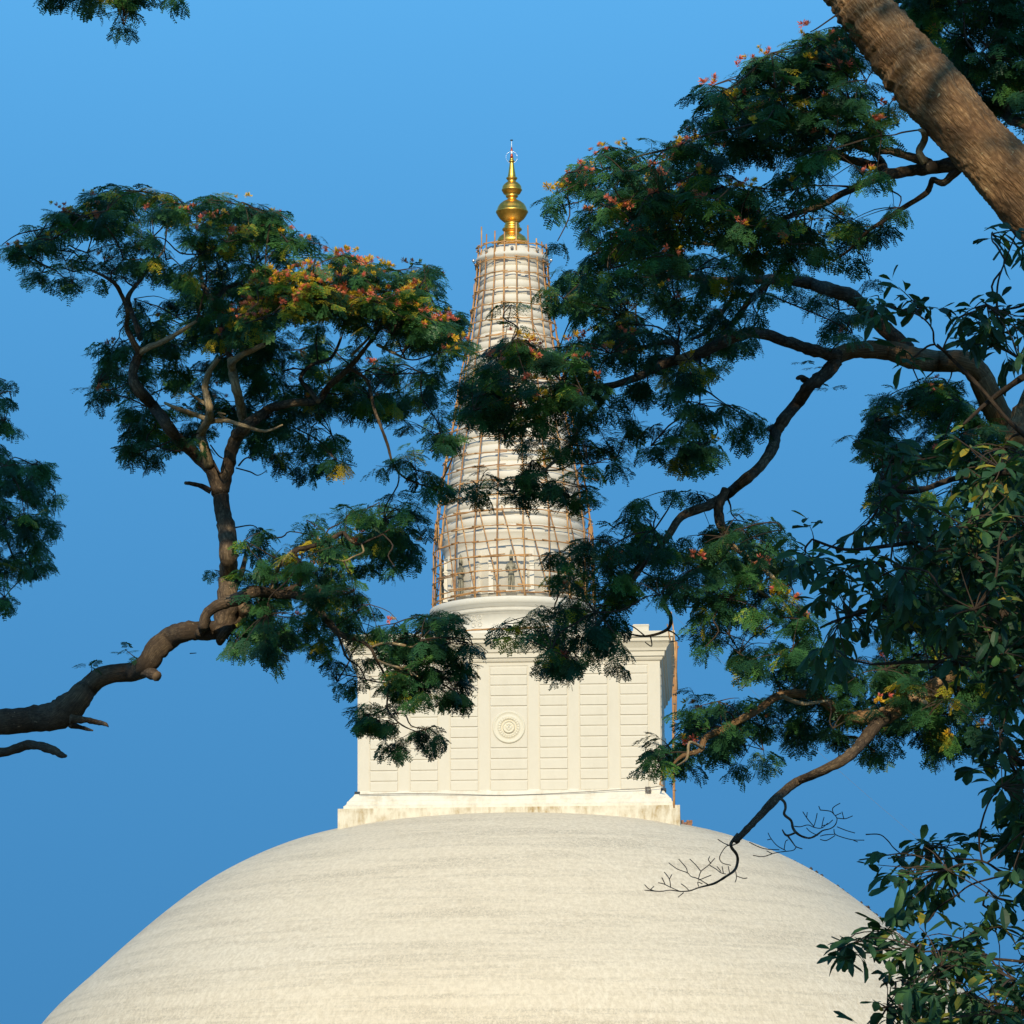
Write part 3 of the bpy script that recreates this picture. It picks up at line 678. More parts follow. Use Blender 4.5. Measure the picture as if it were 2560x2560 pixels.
DM = {'comp': 3.7, 'broad': 3.9}
def crown(tree, lv, fl, c, poly, Y, th, dens, kind='comp', gap=.12, holes=(), flowers=0.0, droop=.35, gf=1.15, young_lit=0.0, hubr=.55):
    """fill a stretch of crown (its surveyed outline, given real depth th) with leaf tufts on twigs"""
    P = [cp(c, *q) for q in poly]
    xs = [p[0] for p in P]; ys = [p[1] for p in P]
    x0, x1, y0, y1 = min(xs), max(xs), min(ys), max(ys)
    A = 0; j = len(P)-1
    for i in range(len(P)): A += P[j][0]*P[i][1]-P[i][0]*P[j][1]; j = i
    A = abs(A)/2; m2 = A*(Y/F)**2
    n = int(m2*dens*DM[kind]); H = [(*cp(c, h[0], h[1]), 1.3*h[2]/CR[c][2]) for h in holes]
    pts = []; tries = 0; off = Vector((random.random()*90, 0, 0))
    cx, cy = sum(xs)/len(xs), sum(ys)/len(ys)
    while len(pts) < n and tries < n*30:
        tries += 1
        x, y = random.uniform(x0, x1), random.uniform(y0, y1)
        if not inpoly(x, y, P): continue
        if any((x-h[0])**2+((y-h[1])*1.0)**2 < (h[2]*random.uniform(.75, 1.15))**2 for h in H): continue
        yy = Y+th*(random.random()-.5); p = at(x, y, yy)
        if noise.noise(Vector((p.x*gf, p.y*gf*.5, p.z*gf*1.5))+off) < -.30+gap: continue
        pts.append((p, x, y))
    if not pts: return
    # sub-branches: each hub hangs on the nearest limb or on a hub already attached
    hb = []
    for p, x, y in random.sample(pts, len(pts)):
        if all((p-h).length > hubr for h in hb): hb.append(p)
    near = [(min((q[0]-p).length for q in tree.nodes), k) for k, p in enumerate(hb)]
    near.sort(); hubs = []; att = [(q[0], min(q[1]*.5, .016)) for q in tree.nodes]
    for d0, k in near:
        p = hb[k]; best = min(att, key=lambda q: (q[0]-p).length+.0)
        a = best[0]; d = (p-a).length; hubs.append((p, None)); att.append((p, .007+.0015*random.random()))
        if d > .12:
            m1, m2_ = [a.lerp(p, t_)+Vector((random.uniform(-.13, .13), random.uniform(-.1, .1), random.uniform(-.08, .12)))*d for t_ in (.33, .68)]
            q1, rr = catmull([a, m1, m2_, p], [max(best[1], .008), .009, .007, .005], 3); tree.tw.tube(q1, rr, 5, cap=False)
    nodes2 = [h[0] for h in hubs]
    for p, x, y in pts:
        h = min(nodes2, key=lambda q: (q-p).length); dd = (p-h)
        if dd.length > .08:
            mid = h.lerp(p, .5)+Vector((random.uniform(-.1, .1), random.uniform(-.1, .1), random.uniform(-.02, .14)))*dd.length
            q1, rr = catmull([h, mid, p], [.007, .005, .003], 3); tree.tw.tube(q1, rr, 4, cap=False)
        outv = dd.normalized() if dd.length > .05 else Vector((random.uniform(-1, 1), random.uniform(-1, 1), 0)).normalized()
        tuft_t = random.gauss(.42, .2)
        if kind == 'comp':
            k = random.randint(4, 7); a0 = random.random()*6.28
            for i in range(k):
                a = a0+i*6.28/k+random.uniform(-.4, .4)
                d = Vector((math.cos(a), math.sin(a), 0))+outv*.55+Vector((0, 0, -droop+random.uniform(-.45, .35)))
                up = Vector((random.uniform(-.6, .6), random.uniform(-1.1, .3), 1))
                tt = tuft_t+random.gauss(0, .13)
                if random.random() < young_lit: tt = random.uniform(.85, 1)
                lv.put(random.choice(COMP), p+outv*random.uniform(-.1, .06), d.normalized(), up, random.uniform(.8, 1.12), min(tt, .84) if tt < .85 else tt)
            if fl is not None and random.random() < flowers:
                for i in range(random.randint(2, 5)):
                    e = Vector((random.uniform(-1, 1), random.uniform(-1, .4), random.uniform(.2, 1))).normalized()
                    fp = p+Vector((random.uniform(-.09, .09), random.uniform(-.12, .05), random.uniform(.01, .07)))
                    fl.put(random.choice(BLOOM), fp, e, (random.random(), random.random(), random.random()+.01), random.uniform(.8, 1.35), random.choice((.1, .2, .35, .75, .9)))
        else:
            k = random.randint(4, 7); a0 = random.random()*6.28
            for i in range(k):
                a = a0+i*6.28/k+random.uniform(-.5, .5)
                d = Vector((math.cos(a), math.sin(a), random.uniform(-.9, .35)))+outv*.7
                tt = tuft_t+random.gauss(0, .12)
                if random.random() < young_lit: tt = random.uniform(.9, 1)
                lv.put(random.choice(BROAD), p+outv*random.uniform(-.08, .08), d.normalized(), Vector((random.uniform(-.6, .6), random.uniform(-1.0, .4), 1)), random.uniform(.55, 1.1), tt)

# ------------------------------------------------------------------ left rain tree
YL = 55.0
T = Tree('rain_tree', 'crooked rain tree left of the spire with umbrella crown and pink blossoms', 'tree', -13.5, 57.0)
bx = T.base
T.limb('L5', [(-700, 1130, 120), (-350, 1030, 112), (0, 985, 102), (250, 960, 108), (420, 938, 118), (545, 880, 125), (640, 780, 100), (700, 715, 84), (780, 640, 78), (900, 590, 78), (1080, 575, 78), (1190, 510, 85), (1260, 400, 92), (1380, 300, 88), (1500, 252, 80), (1620, 250, 76), (1750, 240, 80)], 56.6, YL, M_bark, 'trunk', 18, .12, world=([(bx.x, bx.y, -.3, .75), (bx.x+.3, bx.y, 2.5, .6), (bx.x+1.0, 57, 5.5, .55), (bx.x+2.8, 56.9, 8.2, .5)], [(at(*cp('T4', 905, 1800), YL).x, YL, at(*cp('T4', 905, 1800), YL).z, .1)]))
T.limb('T4', [(850, 1850, 42), (880, 1780, 46), (886, 1700, 40), (888, 1620, 36), (890, 1540, 34), (885, 1450, 36), (868, 1380, 32), (858, 1310, 32), (862, 1250, 30)], YL, YL+.2, n=14)
def TL(pts, a=0, b=0, mt=None, n=9): T.limb('T4', pts, YL+a, YL+b, mt, n=n)
TL([(855, 1300, 28), (825, 1210, 26), (765, 1150, 24), (700, 1095, 23), (650, 1030, 23), (600, 960, 22), (545, 905, 24), (517, 845, 20), (530, 785, 18), (545, 745, 16)], .1, -.4)
TL([(545, 755, 14), (515, 700, 12), (493, 650, 10), (497, 590, 9), (480, 540, 9), (450, 485, 8), (400, 450, 6), (330, 420, 4)], -.4, -1.0, M_bark)
TL([(545, 750, 14), (590, 725, 12), (640, 705, 11), (700, 670, 9), (765, 627, 6)], -.4, -1.3, M_dead_sunlit)
TL([(548, 700, 12), (530, 640, 11), (508, 580, 11), (500, 530, 10), (545, 470, 7), (600, 400, 5), (640, 350, 4)], -.3, .5)
TL([(868, 1290, 27), (885, 1210, 26), (902, 1130, 25), (925, 1075, 27), (955, 1040, 26), (1005, 1000, 21), (1060, 965, 18), (1150, 945, 15), (1240, 940, 14), (1270, 895, 13), (1310, 855, 12), (1360, 810, 11), (1410, 750, 9), (1470, 670, 6)], .1, -.9)
TL([(1240, 940, 10), (1200, 890, 9), (1170, 850, 8), (1210, 800, 7), (1290, 770, 7), (1330, 690, 5)], -.6, .3)
TL([(1360, 810, 8), (1430, 860, 7), (1455, 960, 6), (1480, 1030, 6), (1510, 1110, 6), (1530, 1180, 5), (1580, 1240, 4), (1700, 1285, 3)], -.8, -1.2)
TL([(950, 1035, 20), (938, 960, 19), (918, 880, 18), (905, 820, 17), (900, 780, 16)], 0, -.8, M_dead_sunlit)  # sunlit upright: the pale bark colour stands in for sun on it
TL([(903, 790, 13), (940, 760, 13), (985, 740, 11), (1030, 718, 9)], -.8, -1.2, M_dead_sunlit)
TL([(900, 780, 13), (875, 700, 12), (850, 600, 11), (820, 540, 11), (788, 480, 9), (780, 380, 7), (800, 300, 4)], -.7, .4)
TL([(830, 560, 9), (880, 500, 8), (950, 470, 6), (1000, 400, 4)], .2, .8)
TL([(815, 1190, 20), (795, 1120, 20), (782, 1065, 18), (812, 1012, 17), (815, 960, 15), (798, 890, 13), (815, 825, 12), (852, 772, 9)], 0, -1.2, M_dead_sunlit)
TL([(812, 1012, 11), (755, 990, 10), (690, 968, 8), (640, 945, 5)], -.6, -.9, M_dead_sunlit)
TL([(815, 1020, 11), (875, 1015, 9), (935, 1030, 8), (1030, 1056, 6), (1100, 1032, 3)], -.6, -1.2, M_dead_sunlit)
TL([(806, 955, 8), (770, 930, 6), (738, 908, 3)], -.8, -1, M_dead_sunlit)
TL([(880, 1010, 5), (850, 985, 4), (878, 990, 3)], -.8, -.9, M_dead_sunlit)
TL([(822, 1290, 13), (772, 1266, 9), (722, 1258, 7)], 0, -.3)
TL([(1470, 720, 7), (1520, 745, 6), (1580, 775, 4)], -1.2, -1.6, M_dead_sunlit, 7)
TL([(1370, 760, 6), (1430, 700, 5), (1470, 640, 3)], -1, -1.4, M_dead_sunlit, 7)
# lower boughs
TL([(768, 1850, 14), (780, 1838, 19), (792, 1825, 21), (800, 1795, 21)], .1, -.5)
TL([(792, 1825, 21), (805, 1770, 20), (850, 1735, 22), (920, 1712, 25), (985, 1682, 24), (1070, 1690, 19), (1180, 1700, 17), (1235, 1745, 16), (1280, 1800, 14), (1330, 1850, 12), (1400, 1862, 10)], -.5, -1.2, M_bark, 11)
def T6(pts, a=0, b=0, mt=None, n=8): T.limb('L6', pts, YL+a, YL+b, mt, n=n)
T6([(300, 560, 60), (250, 640, 50), (150, 740, 38), (130, 800, 22)], 0, .1, M_bark, 12)
T6([(160, 420, 40), (230, 420, 26), (275, 330, 18), (300, 230, 14)], 0, .3)
T6([(950, 760, 14), (1050, 790, 13), (1115, 840, 11), (1145, 900, 9), (1200, 1000, 7), (1235, 1085, 6), (1222, 1180, 6), (1230, 1250, 6), (1320, 1340, 5), (1450, 1395, 3)], -1.1, -1.6)
T6([(1120, 830, 9), (1195, 805, 8), (1300, 812, 9), (1380, 830, 8), (1420, 808, 4)], -1.3, -1.9, M_dead_sunlit)
T6([(1150, 910, 8), (1215, 940, 8), (1290, 962, 9), (1350, 975, 8), (1420, 1020, 4)], -1.3, -1.9, M_dead_sunlit)
T6([(1310, 975, 6), (1345, 955, 5), (1380, 1010, 3)], -1.6, -1.9, M_dead_sunlit)
T6([(880, 700, 9), (920, 800, 8), (960, 900, 7), (1040, 960, 5), (1080, 1040, 4)], -1, -.6)
T6([(550, 460, 20), (635, 430, 19), (655, 380, 19), (635, 290, 19), (620, 205, 18), (700, 180, 16), (800, 150, 14), (880, 110, 14), (935, 85, 14), (985, 135, 12), (1045, 158, 10), (1110, 130, 8), (1195, 93, 5)], -.9, -1.6)
T6([(465, 450, 12), (490, 350, 12), (540, 270, 12), (605, 200, 11)], -.8, -1.1, M_dead_sunlit)
T6([(1055, 160, 7), (1065, 210, 6), (1000, 240, 6), (940, 268, 5), (860, 250, 3)], -1.4, -1.3, M_dead_sunlit)
T6([(1150, 110, 5), (1280, 40, 5), (1400, -20, 4)], -1.4, -1.4)
T.limb('L5', [(560, 960, 40), (680, 965, 26), (790, 985, 22), (850, 1000, 15), (872, 1020, 5)], 56, 55.6, M_bark, n=9, bmp=.3)
T.limb('L5', [(560, 1000, 30), (660, 1028, 18), (745, 1050, 8)], 56.1, 55.9, M_bark, n=8, bmp=.3)
T.limb('L5', [(1150, 560, 55), (1220, 590, 48), (1262, 615, 40)], 55.6, 55.2, M_bark, n=10)
T.limb('L5', [(-800, 1240, 60), (-300, 1230, 42), (0, 1228, 38), (120, 1200, 38), (230, 1165, 38), (340, 1180, 38), (430, 1210, 36), (500, 1250, 24), (535, 1255, 8)], 56.8, 55.3, M_bark, n=12, world=([(bx.x+1.0, 57, 5.0, .3), (bx.x+2.4, 57, 6.7, .25)], []))
for pts in ([(700, 620, 5), (740, 560, 4), (725, 500, 3)], [(1110, 480, 5), (1060, 440, 4), (1010, 400, 3)], [(1530, 430, 5), (1580, 427, 3)]): T.limb('L5', pts, 55.6, 55.5, M_twig, 'sprig', n=5, uvs=False)
for pts in ([(830, 1170, 4), (860, 1220, 3), (880, 1180, 2)], [(930, 1190, 4), (960, 1160, 3), (1000, 1170, 2)], [(920, 1200, 3), (975, 1215, 3), (1005, 1228, 2), (1040, 1210, 1.5)], [(820, 1110, 3), (850, 1150, 3), (875, 1165, 2)]): T.limb('T4', pts, YL, YL-.3, M_twig, 'bare_twig', n=5, uvs=False)
lv, fl = Leaves(), Leaves()
UP = [(5, 325), (60, 320), (110, 260), (150, 195), (200, 215), (260, 175), (290, 145), (350, 125), (430, 92), (520, 100), (600, 112), (700, 135), (760, 112), (830, 135), (960, 165), (1020, 170), (1100, 190), (1150, 235), (1160, 285), (1250, 280), (1290, 345), (1380, 365), (1470, 375), (1470, 430), (1590, 405), (1690, 405), (1705, 470), (1690, 530), (1640, 565), (1700, 575), (1800, 585), (1790, 640), (1840, 720), (1795, 790), (1730, 830), (1560, 760), (1400, 660), (1180, 650), (1060, 640), (960, 620), (860, 640), (800, 600), (700, 480), (640, 430), (550, 480), (470, 465), (380, 488), (280, 500), (230, 480), (100, 440), (60, 380), (5, 360)]
crown(T, lv, fl, 'T4', UP, YL-.2, 3.6, 17, flowers=.14, gap=.08, holes=[(520, 520, 60), (820, 470, 30), (1000, 470, 35), (700, 360, 25)], young_lit=.05)
# thick flowering caps on the tops of the pads
crown(T, lv, fl, 'T4', [(5, 325), (110, 260), (200, 215), (290, 145), (430, 92), (600, 112), (830, 135), (1020, 170), (1155, 240), (1290, 345), (1180, 370), (1040, 360), (900, 300), (700, 250), (420, 230), (240, 290), (100, 370)], YL-.8, 2.6, 17, flowers=.3, gap=-.1, young_lit=.05)
crown(T, lv, fl, 'T4', [(690, 250), (800, 235), (900, 280), (1020, 330), (1040, 370), (960, 350), (850, 330), (740, 320)], YL-2.0, .8, 20, flowers=.5, gap=-.3, young_lit=.14)  # front shell in the sunlit patch, sun painted in as lime leaf tint
crown(T, lv, fl, 'T4', [(840, 650), (960, 590), (1010, 470), (1100, 420), (1240, 410), (1400, 450), (1530, 470), (1620, 560), (1720, 660), (1790, 760), (1700, 700), (1560, 600), (1400, 560), (1250, 580), (1080, 600), (960, 660)], YL-2.1, .8, 22, flowers=.9, gap=-.3, young_lit=.2)  # larger front shell, its lime leaves carry the sun patch in their colour
crown(T, lv, fl, 'T4', [(830, 640), (960, 560), (1010, 440), (1150, 400), (1300, 360), (1470, 380), (1560, 440), (1640, 560), (1760, 640), (1830, 720), (1790, 790), (1700, 740), (1560, 660), (1350, 600), (1120, 600), (980, 680), (850, 690)], YL-1.2, 2.2, 22, flowers=.95, gap=-.1, young_lit=.14)
MID = [(470, 610), (540, 640), (600, 620), (700, 560), (840, 600), (960, 640), (1180, 650), (1400, 660), (1560, 760), (1730, 830), (1720, 900), (1760, 980), (1775, 1090), (1720, 1090), (1640, 1060), (1560, 1020), (1480, 960), (1400, 1000), (1330, 950), (1280, 960), (1290, 1050), (1335, 1090), (1330, 1140), (1368, 1190), (1350, 1235), (1250, 1230), (1150, 1210), (1060, 1175), (965, 1110), (960, 1060), (1000, 1010), (900, 1000), (870, 1080), (760, 1090), (690, 1120), (655, 1195), (570, 1205), (515, 1170), (470, 1060), (490, 1000), (515, 920), (440, 945), (320, 930), (340, 890), (400, 850), (362, 800), (352, 740), (380, 680), (440, 640)]
crown(T, lv, fl, 'T4', MID, YL+1.1, 3.0, 20, flowers=.03, gap=.10, holes=[(660, 620, 40), (880, 1060, 60), (620, 900, 30), (1180, 690, 25), (1100, 880, 20)], droop=.55)
crown(T, lv, fl, 'T4', [(480, 590), (560, 480), (700, 420), (900, 380), (1100, 420), (1100, 620), (900, 720), (700, 700), (560, 680)], YL+1.2, 2.4, 13, gap=.12, droop=.5)
crown(T, lv, None, 'T4', [(1440, 1195), (1480, 1170), (1560, 1100), (1640, 1130), (1700, 1180), (1760, 1240), (1800, 1260), (1790, 1300), (1690, 1290), (1680, 1340), (1600, 1250), (1520, 1200), (1480, 1240)], YL-1, 1.0, 13, gap=.0, droop=.5, hubr=.5)
crown(T, lv, None, 'T4', [(1690, 1000), (1770, 980), (1780, 1100), (1770, 1170), (1730, 1130)], YL-1.2, .8, 22, gap=-.2, droop=.5, hubr=.5)
LOW = [(250, 105), (350, 30), (470, 85), (420, 150), (600, 180), (700, 130), (650, 25), (760, -55), (900, -75), (1000, -100), (1150, -115), (1290, -190), (1420, -150), (1500, -50), (1510, 20), (1450, 110), (1400, 165), (1390, 330), (1300, 375), (1195, 320), (1060, 290), (1000, 340), (1055, 470), (1000, 520), (960, 565), (1090, 525), (1200, 585), (1340, 640), (1430, 640), (1430, 590), (1500, 540), (1590, 560), (1630, 640), (1700, 700), (1780, 755), (1855, 910), (1760, 930), (1690, 960), (1790, 1130), (1700, 1215), (1600, 1235), (1540, 1170), (1460, 1180), (1370, 1180), (1280, 1120), (1200, 1130), (1080, 1095), (930, 1090), (830, 1050), (860, 960), (770, 950), (740, 850), (780, 780), (650, 720), (640, 850), (595, 850), (560, 780), (505, 900), (430, 905), (380, 800), (310, 855), (265, 830), (175, 855), (155, 800), (250, 720), (330, 560), (300, 430), (255, 400)]
crown(T, lv, fl, 'L6', LOW, YL-.6, 2.6, 21, flowers=.05, gap=.10, holes=[(1170, 1000, 50), (1120, 880, 40), (1000, 880, 40), (600, 560, 50), (740, 540, 30)], droop=.55)
crown(T, lv, None, 'L6', [(1430, 600), (1600, 560), (1700, 700), (1850, 905), (1690, 960), (1790, 1120), (1620, 1230), (1480, 1130), (1380, 960), (1380, 760)], YL-1.5, 1.4, 18, gap=-.1, droop=.5)
crown(T, lv, None, 'L6', [(75, 210), (130, 185), (135, 330), (85, 360)], YL, .8, 24, gap=-.3, droop=.5)
crown(T, lv, None, 'L6', [(975, 1200), (1080, 1140), (1250, 1145), (1370, 1180), (1370, 1235), (1290, 1260), (1330, 1330), (1470, 1330), (1605, 1420), (1595, 1470), (1500, 1470), (1450, 1440), (1400, 1530), (1330, 1540), (1310, 1600), (1265, 1590), (1215, 1550), (1185, 1480), (1220, 1400), (1130, 1330), (1060, 1300), (1000, 1250)], YL-1.6, 1.2, 20, gap=-.05, droop=.6)
for c_, x, y in (('L5', 700, 510), ('L5', 730, 540), ('L5', 1000, 430), ('L5', 1040, 390), ('L5', 1085, 450)):
    p = at(*cp(c_, x, y), 55.5)
    for k in range(2): lv.put(COMP[1], p, (random.uniform(-1, 1), random.uniform(-.5, .5), random.uniform(-.2, .8)), (0, random.uniform(-.4, .4), 1), .8, .35)
lv.build('crown', M_leaf, T, 'stuff'); fl.build('blossoms', M_flower, T, 'stuff'); T.done()

# ------------------------------------------------------------------ tree at the left edge, and the one whose sprig hangs at the top
T = Tree('rain_tree', 'rain tree whose dark foliage alone shows at the left edge of the picture', 'tree', -13.0, 66.0)
T.limb('E4', [(-400, 1500, 40), (-300, 1100, 34), (-150, 950, 24), (0, 900, 16), (120, 950, 10), (230, 900, 6), (330, 850, 4)], 62, 61, M_bark, 'limb', world=([(-13, 66, -.2, .6), (-12.6, 65, 5, .5), (-11.5, 63, 9.5, .35)], []))
T.limb('E4', [(-150, 950, 20), (-60, 1150, 14), (40, 1300, 9), (120, 1480, 6), (230, 1500, 4)], 61.6, 61, M_bark)
T.limb('E4', [(-300, 1100, 22), (-200, 700, 18), (-100, 400, 12), (0, 250, 8), (80, 230, 4)], 61.8, 61, M_bark)
lv = Leaves()
crown(T, lv, None, 'E4', [(-600, 60), (-100, 90), (0, 135), (60, 150), (110, 200), (150, 290), (40, 330), (30, 420), (85, 490), (55, 500), (0, 460), (-600, 480)], 61.2, 2.5, 24, gap=-.05, droop=.5)
crown(T, lv, None, 'E4', [(-600, 570), (0, 575), (70, 660), (150, 700), (230, 695), (345, 735), (400, 790), (415, 960), (375, 1050), (290, 1050), (380, 1130), (420, 1240), (340, 1350), (270, 1390), (335, 1470), (330, 1560), (270, 1560), (110, 1530), (90, 1600), (50, 1630), (0, 1640), (60, 1665), (130, 1730), (60, 1770), (0, 1820), (-600, 1800)], 61.2, 3.0, 23, gap=.02, holes=[(60, 1000, 35), (180, 1040, 20), (60, 1360, 30)], droop=.5)
lv.build('crown', M_leaf, T, 'stuff'); T.done()
T = Tree('rain_tree', 'rain tree showing only a small leafy sprig at the top left', 'tree', -14.5, 47.0)
T.limb('U', [(-300, -900, 30), (-60, -420, 22), (120, -160, 12), (210, -60, 6), (230, 0, 4), (235, 30, 2)], 47, 47, M_bark, world=([(-14.5, 47, -.2, .5), (-14, 47, 8, .4), (-12, 47, 16, .3)], []))
lv = Leaves(); crown(T, lv, None, 'U', [(60, -60), (330, -60), (330, -8), (275, -4), (272, 38), (240, 50), (208, 46), (200, 14), (170, 8), (120, 0), (85, 2)], 47, 1.0, 16, gap=-.2, droop=.6)
crown(T, lv, None, 'U', [(-200, -420), (250, -420), (420, -150), (330, -60), (60, -60), (-150, -150)], 47, 2.5, 14, gap=0)
lv.build('crown', M_leaf, T, 'stuff'); T.done()

# ------------------------------------------------------------------ right: leaning trunk with the high crown
YT = 45.0
T = Tree('rain_tree', 'rain tree with a thick furrowed sunlit trunk leaning across the top right corner', 'tree', 9.4, 45.0)
e0 = at(*cp('R1', 1200, -120), YT); e1 = at(*cp('R1', 700, -760), YT)
T.limb('R1', [(2700, 1900, 165), (2300, 1280, 146), (2100, 955, 132), (1970, 785, 127), (1830, 632, 126), (1700, 490, 127), (1565, 335, 127), (1440, 185, 118), (1315, 30, 108), (1200, -120, 98), (1000, -380, 80), (800, -700, 60)], YT, YT, M_bark_big, 'trunk', 110, .10, sub=42, fine=.017, wob=0, world=([(9.4, 45, -.4, .75), (9.1, 45, 1.5, .62), (8.2, 45, 4.5, .56)], []))
def TR(pts, a=0, b=0, mt=None, n=10): T.limb('R1', pts, YT+a, YT+b, mt, n=n)
TR([(1730, 600, 40), (1680, 625, 30), (1600, 640, 26), (1500, 655, 23), (1410, 668, 20), (1370, 682, 17), (1300, 712, 15), (1220, 750, 13), (1150, 790, 12), (1050, 820, 9), (960, 870, 6)], .1, 1.6)
TR([(1420, 668, 18), (1370, 640, 19), (1320, 625, 17), (1250, 608, 14), (1180, 580, 12), (1080, 575, 10), (960, 560, 6), (850, 540, 4)], .6, 2.2)
TR([(1580, 640, 24), (1545, 615, 20), (1490, 600, 16), (1420, 580, 15), (1350, 578, 14), (1290, 560, 12), (1200, 520, 11), (1140, 465, 8), (1060, 420, 5)], .2, 1.4)
TR([(1355, 580, 12), (1350, 510, 12), (1312, 440, 12), (1270, 400, 11), (1180, 410, 9), (1100, 432, 6), (1020, 440, 4)], .8, .9, M_bark)
TR([(1552, 620, 17), (1530, 582, 14), (1552, 535, 14), (1545, 505, 10), (1528, 498, 5)], .2, -.1, M_dead_sunlit)
TR([(1400, 660, 16), (1390, 620, 12), (1360, 590, 10)], .6, .7)
TR([(1690, 640, 20), (1625, 700, 14), (1582, 690, 12), (1560, 738, 11), (1480, 790, 10), (1400, 842, 8), (1330, 890, 7), (1260, 960, 5), (1200, 1000, 3)], .2, 1.4)
TR([(1820, 200, 30), (1860, 430, 20), (1932, 475, 18), (2100, 520, 24)], 1.5, 1.5)
TR([(1280, 560, 9), (1150, 620, 8), (1100, 700, 6), (1130, 780, 4)], 1.3, 2)
TR([(1150, 470, 8), (1000, 350, 7), (900, 280, 4)], 1.4, 1.8); TR([(1250, 380, 9), (1150, 250, 8), (1080, 160, 4)], 1.0, 1.6)
TR([(850, 545, 6), (650, 560, 5), (450, 600, 4), (300, 660, 3)], 2.1, 2.2); TR([(960, 870, 6), (760, 860, 5), (520, 840, 5), (330, 760, 3)], 1.7, 2.0)
lv, fl = Leaves(), Leaves()
Q1 = [(95, 790), (130, 700), (210, 645), (250, 595), (320, 605), (350, 545), (480, 562), (520, 535), (590, 475), (640, 435), (690, 425), (665, 355), (700, 318), (790, 315), (830, 275), (855, 220), (940, 210), (1010, 185), (1065, 115), (1130, 105), (1130, 55), (1150, 20), (1250, 60), (1320, 260), (1480, 440), (1490, 470), (1430, 495), (1385, 520), (1350, 560), (1400, 700), (1465, 770), (1450, 890), (1320, 905), (1300, 930), (1380, 1060), (1360, 1110), (1270, 1060), (1100, 1040), (940, 1000), (800, 960), (640, 1000), (560, 1050), (400, 1090), (250, 1060), (140, 960), (140, 860)]
crown(T, lv, fl, 'R1', Q1, YT+1.6, 3.6, 19, flowers=.16, gap=.21, holes=[(1330, 790, 50), (940, 770, 35), (1210, 640, 35), (1130, 840, 30), (1010, 640, 25), (620, 620, 22), (1440, 690, 50), (700, 960, 20), (1230, 900, 25)], droop=.5, young_lit=.01)
crown(T, lv, fl, 'R1', [(95, 790), (210, 650), (350, 550), (520, 540), (690, 430), (700, 320), (860, 225), (1010, 190), (1130, 110), (1250, 200), (1200, 400), (1000, 520), (800, 560), (500, 720), (300, 760)], YT+.8, 2.4, 16, flowers=.4, gap=-.02, droop=.4)
crown(T, lv, fl, 'R1', [(180, 830), (400, 760), (700, 660), (1000, 640), (1100, 720), (900, 800), (1150, 860), (1300, 900), (1330, 980), (1100, 980), (900, 930), (700, 900), (560, 960), (300, 960)], YT+1.0, 2.0, 15, flowers=.5, gap=0, droop=.4)
crown(T, lv, fl, 'R1', [(1440, -260), (2300, -260), (2300, 420), (2050, 500), (1932, 440), (1885, 420), (1840, 435), (1790, 400), (1700, 300), (1600, 170), (1500, 40)], YT+2.2, 3.6, 44, flowers=.02, gap=-.05, droop=.5)
crown(T, lv, fl, 'R1', [(1150, -250), (1800, -300), (1600, 60), (1480, 20), (1380, -40), (1150, -60)], YT+1.5, 2.4, 12, gap=0, droop=.5)
lv.build('crown', M_leaf, T, 'stuff'); fl.build('blossoms', M_flower, T, 'stuff'); T.done()

# ------------------------------------------------------------------ right: forked rain tree whose boughs cross the spire
YB = 50.0
T = Tree('rain_tree', 'rain tree at the right edge whose long boughs cross in front of the spire', 'tree', 8.6, 51.0)
T.limb('R1', [(2150, 2450, 100), (2040, 2000, 88), (1960, 1760, 72), (1900, 1680, 54), (1840, 1600, 50), (1790, 1500, 50), (1755, 1430, 46), (1700, 1385, 44), (1600, 1385, 42), (1500, 1370, 44), (1420, 1345, 38), (1320, 1340, 33), (1250, 1350, 32), (1200, 1375, 32)], 51, YB, M_bark_big, 'trunk', 20, .1, world=([(8.6, 51, -.3, .7), (8.4, 51, 2.5, .55), (8.0, 51, 5, .48)], []))
def TB(pts, a=0, b=0, mt=None, n=10, c='R1'): T.limb(c, pts, YB+a, YB+b, mt, n=n)
TB([(1905, 1700, 50), (1940, 1590, 52), (2010, 1470, 50), (2150, 1330, 44), (2400, 1150, 36)], 0, .6, M_bark_big, 14)
TB([(1220, 1365, 26), (1180, 1358, 24), (1100, 1335, 23), (1020, 1308, 22), (930, 1278, 22), (860, 1280, 22), (780, 1310, 22), (700, 1350, 21), (620, 1375, 20), (540, 1400, 19), (440, 1450, 16), (340, 1480, 14), (220, 1495, 12), (150, 1560, 10), (50, 1620, 8), (-60, 1680, 5)], 0, -1.2)
TB([(650, 1365, 18), (610, 1380, 20), (640, 1360, 12)], -.7, -.8, M_dead_sunlit, 8)
TB([(600, 1380, 12), (600, 1330, 12), (560, 1310, 11), (480, 1330, 9), (400, 1350, 7), (320, 1380, 5)], -.7, -.6)
TB([(345, 1490, 9), (300, 1560, 9), (240, 1620, 9), (200, 1690, 8), (140, 1760, 7), (60, 1830, 5), (-20, 1880, 3)], -1, -1.4, M_dead_sunlit)
TB([(690, 1370, 6), (690, 1450, 5), (690, 1540, 3)], -.7, -.8); TB([(620, 1400, 8), (600, 1480, 6), (650, 1560, 4)], -.7, -.4)
TB([(1210, 1385, 28), (1165, 1440, 26), (1110, 1480, 25), (1060, 1550, 24), (1010, 1610, 24), (982, 1655, 23), (970, 1710, 22), (920, 1790, 20), (860, 1840, 20), (790, 1898, 20), (720, 1940, 18), (620, 1980, 16), (565, 2060, 14), (500, 2130, 12), (420, 2210, 10), (370, 2310, 9), (330, 2360, 8), (240, 2450, 5)], 0, -1.6, n=11)
